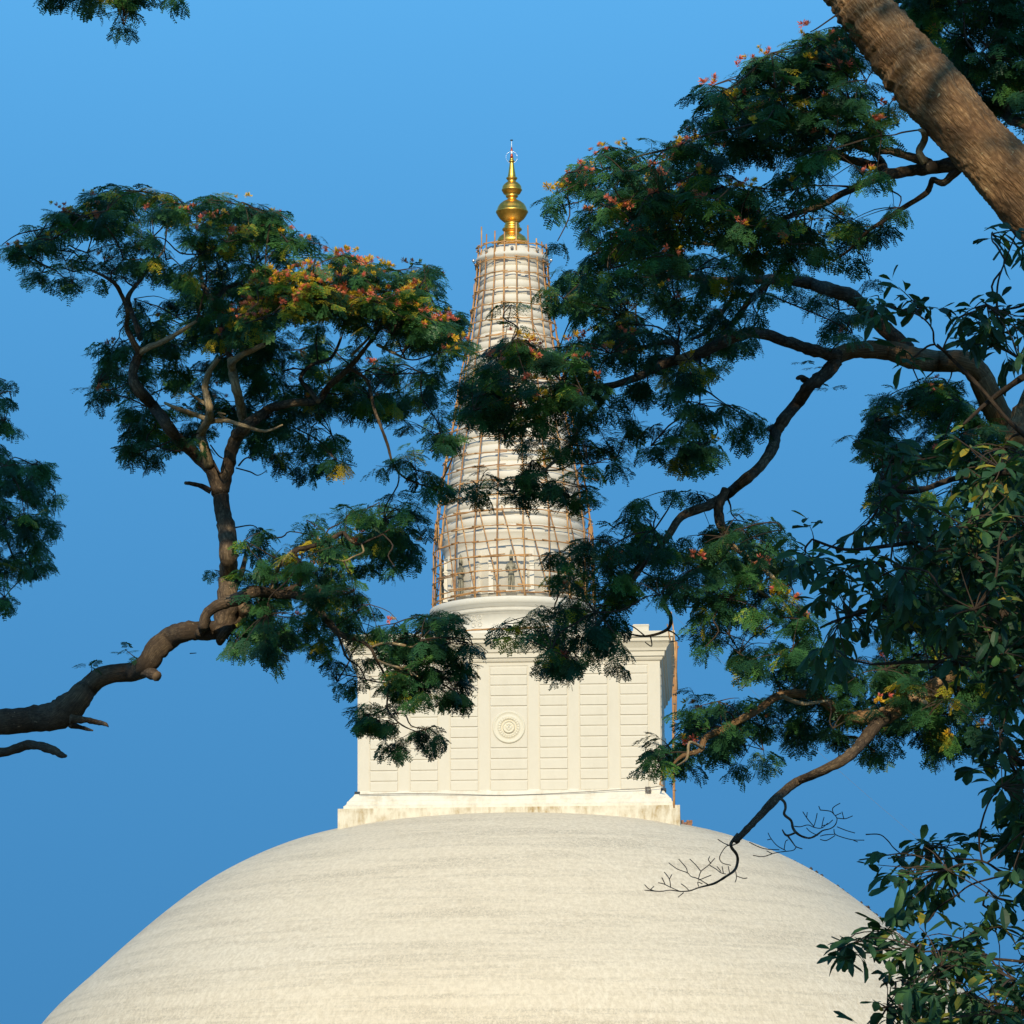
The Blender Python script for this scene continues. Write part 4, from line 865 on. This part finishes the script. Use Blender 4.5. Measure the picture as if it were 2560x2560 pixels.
TB([(1110, 1470, 18), (1080, 1448, 12), (1062, 1450, 6)], 0, -.2, n=7); TB([(1000, 1640, 16), (965, 1640, 12), (950, 1648, 6)], -.3, -.4, n=7)
TB([(790, 190, 16), (762, 250, 19), (765, 310, 20), (785, 375, 19), (742, 460, 16), (640, 520, 12), (592, 570, 10), (550, 620, 10), (578, 680, 8), (562, 728, 6), (480, 752, 4), (400, 738, 2.5)], -.9, -1.6, c='R2')
TB([(480, 752, 3), (440, 720, 2.5), (400, 700, 1.5)], -1.5, -1.6, M_twig, 5, 'R2'); TB([(500, 750, 3), (505, 790, 2.5), (480, 775, 1.5)], -1.5, -1.6, M_twig, 5, 'R2'); TB([(562, 728, 4), (590, 740, 3), (610, 765, 2), (570, 775, 1.5)], -1.5, -1.7, M_twig, 5, 'R2')
TB([(778, 385, 13), (850, 430, 12), (905, 470, 11), (965, 522, 9), (1000, 560, 5)], -1.1, -1.7, M_dead_sunlit, 8, 'R2')
TB([(905, 470, 7), (860, 500, 6), (890, 560, 6), (960, 610, 5), (1010, 680, 4)], -1.3, -1.8, M_dead_sunlit, 7, 'R2')
TB([(500, 440, 10), (380, 620, 8), (400, 640, 6), (447, 612, 5)], -1.4, -1.6, None, 7, 'R2')
TB([(640, 520, 6), (640, 580, 5), (630, 640, 3)], -1.4, -1.5, None, 6, 'R2')
TB([(1490, 1345, 34), (1400, 1262, 30), (1340, 1205, 28), (1280, 1142, 30), (1210, 1118, 28), (1130, 1092, 24), (1050, 1075, 21), (950, 1070, 20), (900, 1075, 17), (800, 1077, 15), (700, 1072, 13), (620, 1058, 12), (555, 1062, 8), (430, 1020, 5)], .2, -.2)
TB([(930, 1060, 17), (870, 1010, 15), (830, 970, 13), (760, 940, 9), (640, 930, 5)], 0, -.2)
TB([(950, 1085, 14), (880, 1152, 13), (830, 1222, 13), (770, 1290, 10), (700, 1345, 8)], 0, -.5); TB([(900, 1132, 9), (830, 1135, 9), (780, 1190, 9), (725, 1265, 8), (660, 1300, 5)], 0, -.5)
TB([(2250, 500, 46), (2050, 640, 42), (1930, 720, 38), (1840, 755, 34), (1760, 790, 32), (1700, 855, 33), (1620, 930, 35), (1540, 980, 37), (1450, 1032, 33), (1380, 1062, 34), (1300, 1062, 24), (1230, 1055, 20), (1180, 1010, 19), (1130, 980, 18), (1050, 970, 17), (980, 985, 16), (920, 1030, 15), (850, 1070, 14), (780, 1110, 14), (710, 1142, 13), (690, 1190, 11), (625, 1210, 8), (590, 1240, 4)], 0, -1.5, M_bark_big, 12, 'R2')
TB([(1400, 1062, 28), (1365, 1090, 26), (1320, 1150, 24), (1250, 1220, 21), (1150, 1272, 18), (1060, 1312, 17), (985, 1370, 17), (920, 1440, 14), (870, 1492, 13), (822, 1540, 12)], -.9, -2.0, M_bark, 11, 'R2')
TB([(1550, 1000, 17), (1520, 1050, 15), (1500, 1092, 12)], -.7, -1.0, M_dead_sunlit, 8, 'R2')
TB([(1000, 980, 9), (1080, 1010, 8), (1180, 1000, 5)], -1.2, -1.0, M_dead_sunlit, 7, 'R2')
TB([(700, 1180, 8), (650, 1160, 6), (640, 1220, 5), (600, 1250, 3)], -1.5, -1.7, M_dead_sunlit, 6, 'R2')
TB([(1680, 880, 8), (1682, 960, 7), (1690, 1060, 4)], -.5, -.2, None, 6, 'R2')
def K(pts, a=-2.0, b=-2.1): T.limb('K5', pts, YB+a, YB+b, M_bark if pts[0][2] > 7 else M_twig, 'limb' if pts[0][2] > 7 else 'bare_twig', n=8 if pts[0][2] > 7 else 5, bmp=.15, sub=4, wob=.2, uvs=pts[0][2] > 7)
K([(920, 335, 15), (870, 400, 14), (862, 440, 13), (905, 500, 12), (915, 560, 12), (890, 630, 11), (820, 680, 10), (740, 730, 10), (680, 750, 8), (600, 770, 7), (530, 795, 7), (450, 800, 6), (370, 790, 4), (290, 800, 3), (165, 790, 2)])
for p in ([(850, 430, 6), (800, 410, 4), (755, 380, 2)], [(866, 432, 7), (915, 412, 7), (930, 395, 6), (900, 378, 5)], [(860, 430, 6), (820, 440, 5), (770, 520, 4), (790, 570, 3), (860, 590, 2)], [(900, 640, 5), (905, 690, 3), (895, 725, 2)], [(905, 675, 4), (960, 695, 3), (990, 692, 2)], [(680, 748, 6), (600, 700, 5), (540, 680, 4), (510, 650, 3), (430, 620, 3), (360, 570, 2)],
          [(510, 650, 3), (500, 610, 3), (440, 540, 2)], [(600, 700, 4), (620, 640, 4), (680, 590, 3), (730, 535, 2)], [(620, 640, 3), (580, 590, 2), (530, 540, 2)], [(700, 575, 3), (680, 545, 2), (690, 520, 1.5)], [(600, 710, 3), (650, 690, 2), (700, 670, 2)], [(450, 800, 4), (370, 765, 4), (320, 740, 3), (275, 730, 2)], [(375, 765, 3), (365, 700, 2), (325, 645, 2)], [(365, 700, 2), (385, 665, 1.5)], [(330, 740, 3), (305, 690, 2)],
          [(820, 660, 4), (780, 650, 3), (740, 620, 3), (690, 590, 2)], [(800, 650, 3), (790, 600, 2)], [(780, 640, 2), (750, 600, 2)], [(850, 650, 3), (840, 600, 2)], [(250, 797, 3), (200, 780, 2), (165, 745, 2)], [(215, 785, 2), (240, 760, 1.5)], [(480, 810, 3), (435, 848, 2)], [(520, 790, 4), (490, 760, 2), (460, 740, 1.5)], [(600, 760, 3), (595, 725, 2), (630, 740, 2)]): K(p, -2.1, -2.0+random.uniform(-.3, .3))
K([(1245, 40, 14), (1290, 80, 12), (1300, 130, 11), (1290, 180, 11), (1345, 230, 11), (1360, 290, 12), (1390, 330, 11), (1440, 360, 9), (1500, 370, 8), (1560, 340, 8), (1600, 310, 7), (1660, 295, 6), (1700, 265, 6), (1715, 215, 5), (1690, 180, 4), (1660, 155, 3), (1580, 145, 2)], -1.8, -2.1)
K([(1385, 325, 9), (1310, 350, 9), (1275, 305, 7)], -1.9, -2)
K([(1320, 355, 8), (1360, 410, 7), (1385, 440, 6), (1435, 458, 4)], -1.9, -2.1)
for p in ([(1690, 180, 3), (1680, 130, 2), (1740, 90, 2)], [(1580, 145, 2), (1568, 115, 1.5)], [(1715, 210, 4), (1780, 215, 3), (1840, 192, 2)], [(1770, 215, 2), (1755, 160, 1.5)], [(1700, 190, 3), (1745, 170, 2)], [(1370, 275, 6), (1420, 280, 4), (1480, 265, 4), (1530, 285, 4), (1590, 290, 3), (1640, 250, 2)], [(1530, 280, 3), (1480, 220, 2), (1440, 160, 2)], [(1470, 205, 2), (1475, 165, 1.5)], [(1530, 270, 2), (1545, 220, 2), (1555, 170, 1.5)], [(1590, 290, 3), (1600, 240, 2), (1610, 205, 2)], [(1600, 270, 2), (1640, 260, 2), (1680, 225, 1.5)],
          [(1690, 300, 4), (1700, 340, 4), (1760, 365, 3), (1840, 385, 2), (1932, 388, 2)], [(1700, 340, 3), (1620, 345, 2), (1580, 355, 2)], [(1715, 280, 3), (1790, 310, 2), (1860, 330, 2)], [(1700, 350, 3), (1630, 390, 2), (1580, 382, 2)], [(1840, 385, 2), (1880, 402, 1.5)], [(1560, 350, 3), (1500, 320, 2), (1470, 290, 2)],
          [(1385, 445, 6), (1360, 470, 5), (1280, 480, 4), (1200, 495, 3), (1120, 520, 2), (1040, 510, 2)], [(1300, 470, 4), (1230, 430, 3), (1180, 370, 2), (1160, 330, 2)], [(1180, 380, 2), (1155, 385, 1.5)], [(1290, 460, 2), (1300, 400, 2), (1320, 385, 1.5)], [(1250, 465, 3), (1150, 460, 2), (1080, 440, 2), (1010, 405, 2)], [(1190, 495, 2), (1150, 475, 1.5)]): K(p, -2.1, -2.0+random.uniform(-.3, .3))
lv, fl = Leaves(), Leaves()
crown(T, lv, fl, 'R1', [(-240, 1440), (-190, 1400), (-140, 1330), (0, 1280), (60, 1285), (150, 1310), (200, 1250), (130, 1150), (60, 1110), (100, 1050), (250, 1000), (500, 960), (700, 950), (900, 960), (1100, 1030), (1300, 1140), (1330, 1270), (1220, 1295), (1150, 1240), (1080, 1190), (1000, 1230), (940, 1225), (880, 1260), (930, 1310), (1000, 1330), (925, 1400), (880, 1450), (880, 1500), (800, 1515), (770, 1440), (700, 1420), (640, 1500), (560, 1500), (400, 1480), (200, 1460), (0, 1500), (-60, 1600), (-230, 1560)], YB-.6, 3.2, 18, flowers=.10, gap=.18, holes=[(680, 1210, 45), (460, 1160, 45), (640, 1020, 25), (950, 1180, 35), (1050, 1130, 25), (280, 1230, 25), (1130, 1200, 30), (880, 1360, 25)], droop=.55, young_lit=.008)
crown(T, lv, fl, 'R1', [(-240, 1460), (-180, 1380), (-60, 1300), (100, 1290), (300, 1340), (420, 1420), (300, 1500), (100, 1560), (-100, 1600), (-220, 1560)], YB-1.6, 1.8, 20, flowers=.35, gap=-.1, droop=.4, young_lit=.02)
crown(T, lv, fl, 'R1', [(-200, 1560), (0, 1500), (220, 1480), (400, 1480), (600, 1490), (700, 1550), (780, 1530), (860, 1595), (930, 1560), (945, 1600), (925, 1680), (870, 1690), (820, 1750), (740, 1765), (615, 1785), (575, 1715), (470, 1735), (400, 1640), (375, 1740), (395, 1770), (325, 1835), (275, 1820), (245, 1780), (200, 1720), (60, 1700), (-120, 1680)], YB-1.2, 2.2, 15, flowers=.02, gap=.14, holes=[(60, 1650, 30), (470, 1620, 25), (720, 1600, 20)], droop=.6)
crown(T, lv, fl, 'R1', [(-210, 1830), (-80, 1770), (60, 1760), (200, 1770), (280, 1890), (250, 1925), (100, 1905), (0, 1925), (-120, 1900), (-160, 1900)], YB-1.5, 1.2, 22, gap=-.05, droop=.5)
crown(T, lv, fl, 'U', [(915, 625), (935, 590), (975, 568), (1008, 590), (1000, 640), (960, 655), (920, 645)], YB-1.4, .9, 9, gap=-.05, droop=.3)
Q3 = [(400, 262), (430, 225), (560, 185), (700, 185), (735, 230), (720, 262), (830, 265), (910, 272), (1005, 330), (1005, 385), (1065, 460), (1060, 495), (990, 495), (1015, 570), (1085, 640), (1170, 720), (1160, 790), (1060, 865), (990, 800), (880, 885), (825, 830), (860, 780), (830, 720), (780, 785), (700, 825), (685, 790), (725, 720), (620, 690), (640, 620), (530, 615), (480, 600), (465, 530), (400, 600), (375, 690), (405, 800), (375, 855), (290, 845), (215, 825), (175, 910), (100, 905), (65, 885), (65, 840), (120, 800), (40, 755), (-70, 755), (-75, 705), (0, 650), (120, 620), (150, 560), (135, 425), (230, 362), (330, 345), (415, 322)]
crown(T, lv, fl, 'R2', Q3, YB-1.4, 2.4, 23, flowers=.04, gap=.05, holes=[(430, 480, 30), (600, 480, 25), (840, 560, 25), (660, 660, 25), (60, 800, 20), (960, 700, 20)], droop=.55, young_lit=.015)
Q4 = [(435, 1210), (500, 1140), (620, 1135), (640, 1060), (655, 955), (705, 925), (830, 935), (960, 880), (1100, 850), (1250, 800), (1500, 780), (1750, 800), (1900, 900), (1932, 1050), (1850, 1110), (1800, 1165), (1760, 1205), (1650, 1225), (1560, 1215), (1515, 1100), (1480, 1140), (1380, 1160), (1350, 1215), (1230, 1215), (1180, 1190), (1190, 1110), (1165, 1155), (1050, 1150), (1040, 1090), (940, 1110), (860, 1100), (800, 1175), (870, 1250), (850, 1140), (920, 1180), (980, 1170), (980, 1220), (915, 1305), (855, 1300), (790, 1200), (720, 1180), (735, 1260), (625, 1275), (570, 1295), (490, 1275)]
crown(T, lv, fl, 'R2', Q4, YB-.1, 2.2, 21, flowers=.10, gap=.04, holes=[(1090, 1020, 20), (1430, 880, 20)], droop=.5, young_lit=.02)
crown(T, lv, fl, 'R1', [(1340, 1560), (1400, 1485), (1520, 1445), (1700, 1450), (1790, 1560), (1880, 1720), (2300, 1600), (2300, 2400), (1700, 2400), (1500, 2100), (1340, 1900), (1380, 1760), (1260, 1700), (1250, 1660), (1340, 1630)], YB+.6, 3.0, 24, flowers=.04, gap=.06, holes=[(1650, 1800, 20), (1780, 1500, 25)], droop=.5)
crown(T, lv, fl, 'R1', [(1500, 2100), (1900, 2000), (2300, 2000), (2300, 2700), (1700, 2700), (1400, 2600), (1300, 2400)], YB+.8, 3.0, 19, flowers=.04, gap=.1, droop=.5)
for x, y in ((1100, 1395), (1130, 1410), (1165, 1480), (1190, 1490), (960, 1620)):
    p = at(*cp('R1', x, y), YB)
    for k in range(2): lv.put(COMP[1], p, (random.uniform(-1, 1), random.uniform(-.5, .5), random.uniform(-.6, .4)), (0, random.uniform(-.4, .4), 1), .8, .35)
lv.build('crown', M_leaf, T, 'stuff'); fl.build('blossoms', M_flower, T, 'stuff'); T.done()

# ------------------------------------------------------------------ broad-leaved tree, nearest, along the right edge
YN = 38.0
T = Tree('broadleaf_tree', 'broad leaved tree with large drooping dark leaves filling the lower right edge', 'tree', 6.6, 38.5)
T.limb('R2', [(2500, 1900, 70), (2350, 1300, 60), (2250, 700, 50), (2150, 100, 40), (2100, -500, 24), (2080, -900, 12)], 38.5, YN, M_bark, 'trunk', 16, .1, world=([(6.6, 38.5, -.3, .35), (6.5, 38.5, 2, .28)], []))
def TN(pts, a=0, b=0, c='R2', n=8): T.limb(c, pts, YN+a, YN+b, M_barkN, n=n)
M_barkN = bark('dark_branch_bark', (.05, .036, .028), (.09, .065, .045), (.16, .12, .08), .03, .006)
TN([(2160, 150, 26), (1950, 120, 18), (1700, 140, 12), (1500, 200, 9), (1380, 170, 6)]); TN([(2200, 500, 26), (1950, 420, 18), (1700, 360, 13), (1450, 400, 9), (1250, 420, 6), (1120, 380, 4)], 0, -.6)
TN([(2240, 760, 26), (2000, 700, 16), (1750, 640, 12), (1500, 620, 9), (1250, 680, 6), (1150, 720, 4)], 0, -.4); TN([(2280, 1000, 26), (2050, 900, 16), (1850, 880, 12), (1600, 850, 8), (1350, 860, 5)], 0, .3)
TN([(2330, 1300, 24), (2100, 1260, 16), (1932, 1240, 12), (1850, 1180, 9), (1800, 1230, 5)], 0, .2)
TN([(1900, 850, 16), (1756, 830, 11), (1600, 820, 10), (1450, 740, 8), (1200, 720, 6), (950, 700, 5), (760, 720, 3)], 0, -.4, 'B3'); TN([(1900, 1000, 16), (1756, 1040, 11), (1560, 1010, 9), (1500, 950, 6)], 0, .2, 'B3')
TN([(2000, 900, 14), (1756, 830, 8), (1400, 900, 7), (1250, 1000, 7), (1130, 1080, 7), (1040, 1190, 6), (960, 1130, 3)], -.2, -.4, 'B3'); TN([(2000, 1500, 16), (1800, 1480, 12), (1500, 1450, 10), (1200, 1400, 8), (900, 1400, 6), (700, 1340, 5), (520, 1330, 3)], 0, -.5, 'B3')
TN([(2000, 1850, 16), (1756, 1820, 11), (1400, 1760, 9), (1000, 1700, 7), (760, 1720, 4)], 0, -.3, 'B3'); TN([(1100, 1500, 6), (900, 1600, 5), (720, 1640, 3)], -.3, -.5, 'B3'); TN([(860, 690, 3), (800, 640, 3), (760, 590, 2.5), (700, 545, 2.5), (600, 545, 2)], -.3, -.5, 'B3', 5)
TN([(2120, -300, 22), (1950, -250, 14), (1800, -150, 9), (1700, -60, 5)]); TN([(2090, -700, 16), (1990, -600, 10), (1932, -520, 6), (1850, -500, 3)])
TN([(1640, 1350, 5), (1590, 1320, 4), (1580, 1260, 4), (1530, 1210, 3), (1440, 1180, 2.5)], -.2, -.4, 'R1', 5); TN([(1620, 1340, 4), (1650, 1270, 3), (1680, 1220, 2)], -.2, -.3, 'R1', 5); TN([(1980, 1700, 16), (1880, 1620, 9), (1760, 1480, 8), (1660, 1380, 7), (1600, 1320, 4)], .2, -.2, 'R1', 7)
TN([(1830, 1250, 5), (1830, 1100, 4), (1860, 1000, 3), (1900, 900, 3)], 0, 0, 'R1', 5)
lv = Leaves()
def CB(c, poly, dens=26, gap=.04, th=2.0, a=0, holes=(), young_lit=.02): crown(T, lv, None, c, poly, YN+a, th, dens, 'broad', gap, holes, young_lit=young_lit, hubr=.6, gf=1.5)
CB('R2', [(1045, 345), (1100, 325), (1180, 362), (1230, 352), (1300, 370), (1345, 225), (1370, 180), (1345, 130), (1375, 60), (1400, -40), (1500, 20), (1700, 100), (1932, 120), (2350, 100), (2350, 900), (1932, 860), (1700, 860), (1500, 900), (1250, 880), (1110, 870), (1095, 830), (1180, 760), (1200, 700), (1150, 640), (1110, 600), (1100, 520), (1050, 450)], 21, .13, 2.2, holes=[(1480, 420, 20), (1500, 160, 40), (1720, 200, 30), (1600, 120, 40), (1230, 470, 15)], young_lit=.03)
CB('R2', [(1350, 350), (1600, 300), (1932, 260), (2350, 300), (2350, 800), (1932, 780), (1500, 780), (1300, 600)], 17, .0, 1.4, -.8)
CB('R2', [(1780, 880), (1932, 860), (2350, 860), (2350, 1500), (1932, 1490), (1850, 1440), (1785, 1350), (1725, 1275), (1790, 1190), (1800, 1050), (1740, 960)], 24, .05, 2.0, holes=[(1880, 980, 25)])
CB('R1', [(1690, 1120), (1720, 1090), (1760, 1130), (1740, 1180)], 14, -.3, .4, -.3)
CB('R1', [(1790, 880), (1840, 860), (1932, 870), (2300, 800), (2300, 1050), (1932, 1030), (1850, 980), (1800, 960)], 16, .05, 1.2)
CB('R1', [(1680, 1200), (1730, 1170), (1800, 1160), (1932, 1170), (2300, 1100), (2300, 1500), (1932, 1420), (1840, 1400), (1760, 1350), (1700, 1290)], 20, .1, 1.4)
CB('R1', [(1750, 1060), (1830, 1040), (1830, 1075), (1760, 1090)], 14, -.3, .4)
CB('R1', [(1420, 1110), (1450, 1080), (1540, 1085), (1600, 1120), (1630, 1180), (1620, 1230), (1560, 1250), (1500, 1200), (1430, 1160)], 15, -.1, .7, -.4)
CB('R1', [(1310, 1170), (1340, 1110), (1400, 1110), (1440, 1150), (1420, 1240), (1350, 1260), (1320, 1230)], 24, -.2, .7, -.3)
CB('R1', [(1430, 1300), (1520, 1280), (1560, 1320), (1500, 1370), (1530, 1450), (1480, 1480), (1430, 1420)], 12, -.1, .6, -.3)
CB('R1', [(1345, 1720), (1430, 1690), (1470, 1740), (1460, 1790), (1400, 1860), (1350, 1850)], 20, -.2, .8, -.3)
CB('B3', [(835, 590), (920, 572), (1100, 535), (1250, 505), (1450, 505), (1600, 485), (1756, 380), (2300, 300), (2300, 1100), (1756, 1090), (1600, 1120), (1500, 1190), (1450, 1100), (1370, 1170), (1300, 1170), (1250, 1000), (1120, 1070), (1080, 1060), (970, 1000), (895, 1070), (870, 960), (760, 880), (655, 905), (615, 850), (670, 700), (750, 655), (880, 680)], 26, .06, 1.6, holes=[(1350, 1050, 40), (1640, 950, 50), (820, 760, 20)])
CB('B3', [(365, 1330), (440, 1262), (530, 1242), (640, 1232), (720, 1172), (880, 1190), (1000, 1205), (1040, 1300), (960, 1400), (880, 1490), (845, 1510), (800, 1400), (745, 1490), (690, 1400), (600, 1400), (470, 1470), (405, 1460)], 40, -.2, .9, -.4)
CB('B3', [(940, 1220), (1100, 1222), (1300, 1240), (1400, 1185), (1756, 1200), (2300, 1150), (2300, 2300), (500, 2300), (560, 1932), (600, 1785), (760, 1750), (700, 1640), (745, 1600), (835, 1565), (930, 1520), (960, 1420)], 27, .03, 2.0, holes=[(1500, 1300, 30), (1600, 1700, 40), (840, 1680, 40), (1700, 1560, 25)], young_lit=.05)
CB('B3', [(960, 1400), (1250, 1370), (1500, 1500), (1756, 1500), (1756, 1932), (900, 1932), (900, 1650), (1000, 1500)], 20, -.1, 1.2, -.9, young_lit=.1)
CB('R1', [(1500, 1700), (1650, 1640), (1850, 1700), (2000, 1750), (2000, 1900), (1700, 1950), (1520, 1850)], 14, .05, 1.0, -.3, young_lit=.35)  # yellow tint paints the sunlit leaf spot into the leaf colour
lv.build('crown', M_broad, T, 'stuff'); T.done()

# ------------------------------------------------------------------ unseen high tree, added so that its canopy shades the others
T = Tree('shade_tree', 'tall spreading tree added outside the picture to shade the nearer trees', 'tree', -11.0, 22.0)
bm_ = MB(); P, Rr = catmull([(-11, 22, -.3), (-10.6, 22, 6), (-9.6, 22.5, 12), (-6.5, 23.5, 17), (-2, 24, 20), (3, 24.5, 22), (7, 25, 23)], [.7, .6, .5, .3, .16, .06, .03], 6)
bm_.tube(P, Rr, 14, True, .1); bm_.build('trunk', M_bark, T.root, True, T.base)
for q in ([(-9, 22.6, 13), (-9, 24, 18), (-7, 25, 23)], [(-6, 23.6, 17.3), (-4, 25, 21), (-1, 26, 25)], [(-2, 24, 20), (-1, 22, 18), (2, 21, 17.4)], [(1, 24.3, 21.3), (4, 26, 25), (7, 27, 27)]):
    P, Rr = catmull(q, [.12, .07, .03], 6); m = MB(); m.tube(P, Rr, 8, True, .1); m.build('limb', M_bark, T.root, True, T.base)
# gaps cut into that added canopy to put sun patches at: (photo x, y, radius)
GAPS = [(g[0], g[1], g[2], Yg) for Ygs, gs in (
    ((52.6, 53.4, 54.2, 55.0), [(400, 510, 70), (540, 560, 110), (640, 600, 90), (700, 760, 130), (830, 700, 150), (960, 740, 160), (1080, 830, 130), (600, 850, 90), (645, 900, 70), (520, 960, 75), (530, 1040, 75), (610, 1050, 60), (580, 950, 50), (420, 820, 40), (760, 970, 45), (420, 1605, 75), (275, 1690, 60), (860, 1340, 60), (540, 1470, 30), (500, 1580, 40), (1030, 1610, 45), (1020, 1680, 40), (560, 1290, 30), (650, 1340, 40)]),
    ((45.0,), [(2240, 205, 70), (2090, 40, 110), (2190, 150, 110), (2290, 250, 120), (2390, 330, 120), (2460, 430, 120), (2540, 520, 130), (2280, 110, 0), (2320, 340, 60)]),
    ((47.8, 48.6, 49.6), [(2440, 990, 90), (2400, 1080, 60), (1860, 1440, 90), (1900, 1520, 80), (1980, 1750, 80), (2070, 1770, 60), (2200, 1770, 100), (2330, 1660, 100), (1800, 1830, 60), (1710, 1860, 80), (1450, 860, 70), (1480, 640, 80), (1640, 890, 60), (1880, 300, 40), (2120, 760, 60), (2060, 600, 60), (1500, 1010, 50), (1860, 590, 40), (1700, 330, 40), (1380, 850, 60), (1460, 720, 60), (2180, 1160, 50)]),
    ((36.8, 37.6, 38.3), [(2450, 1130, 120), (2480, 1180, 70), (2370, 2390, 110), (2310, 2380, 60), (2540, 2440, 50), (2500, 1640, 50), (2300, 2480, 40), (2520, 1480, 40)])) for Yg in Ygs for g in gs]
DEPTHS = sorted({g[3] for g in GAPS} | {61.2})
lvs = Leaves(); cnt = 0
V4 = np.array([[[0, 0, 0], [.15, .10, 0], [.34, 0, -.03], [.15, -.10, 0]]])
while cnt < 90000:
    p = Vector((random.uniform(-12, 10), random.uniform(18, 29), random.uniform(11, 39)))
    if p.z < 1.6+p.y*.33+.8: continue
    hits = {}
    inside = False; blocked = False
    for Yg in DEPTHS:
        hits[Yg] = h_ = px_of(p-SDIR*((Yg-p.y)/(-SDIR.y)))
        if -300 < h_[0] < 2860 and -300 < h_[1] < 2860: inside = True
    if not inside: continue
    for g in GAPS:
        hx, hy = hits[g[3]]
        if (hx-g[0])**2+(hy-g[1])**2 < ((g[2]+52 if g[2] else 0)*(1+.55*noise.noise(Vector((hx*.017, hy*.017, g[0]*.01)))))**2: blocked = True; break
    if blocked and not (g[3] == 45.0 and random.random() < .10): continue
    cnt += 1
    lvs.put(V4, p, (random.uniform(-1, 1), random.uniform(-1, 1), random.uniform(-.5, .5)), (random.uniform(-1, 1), random.uniform(-1, 1), random.uniform(.2, 1)), random.uniform(.7, 1.2), random.uniform(.2, .6))
lvs.build('crown', M_leaf, T, 'stuff'); T.done()
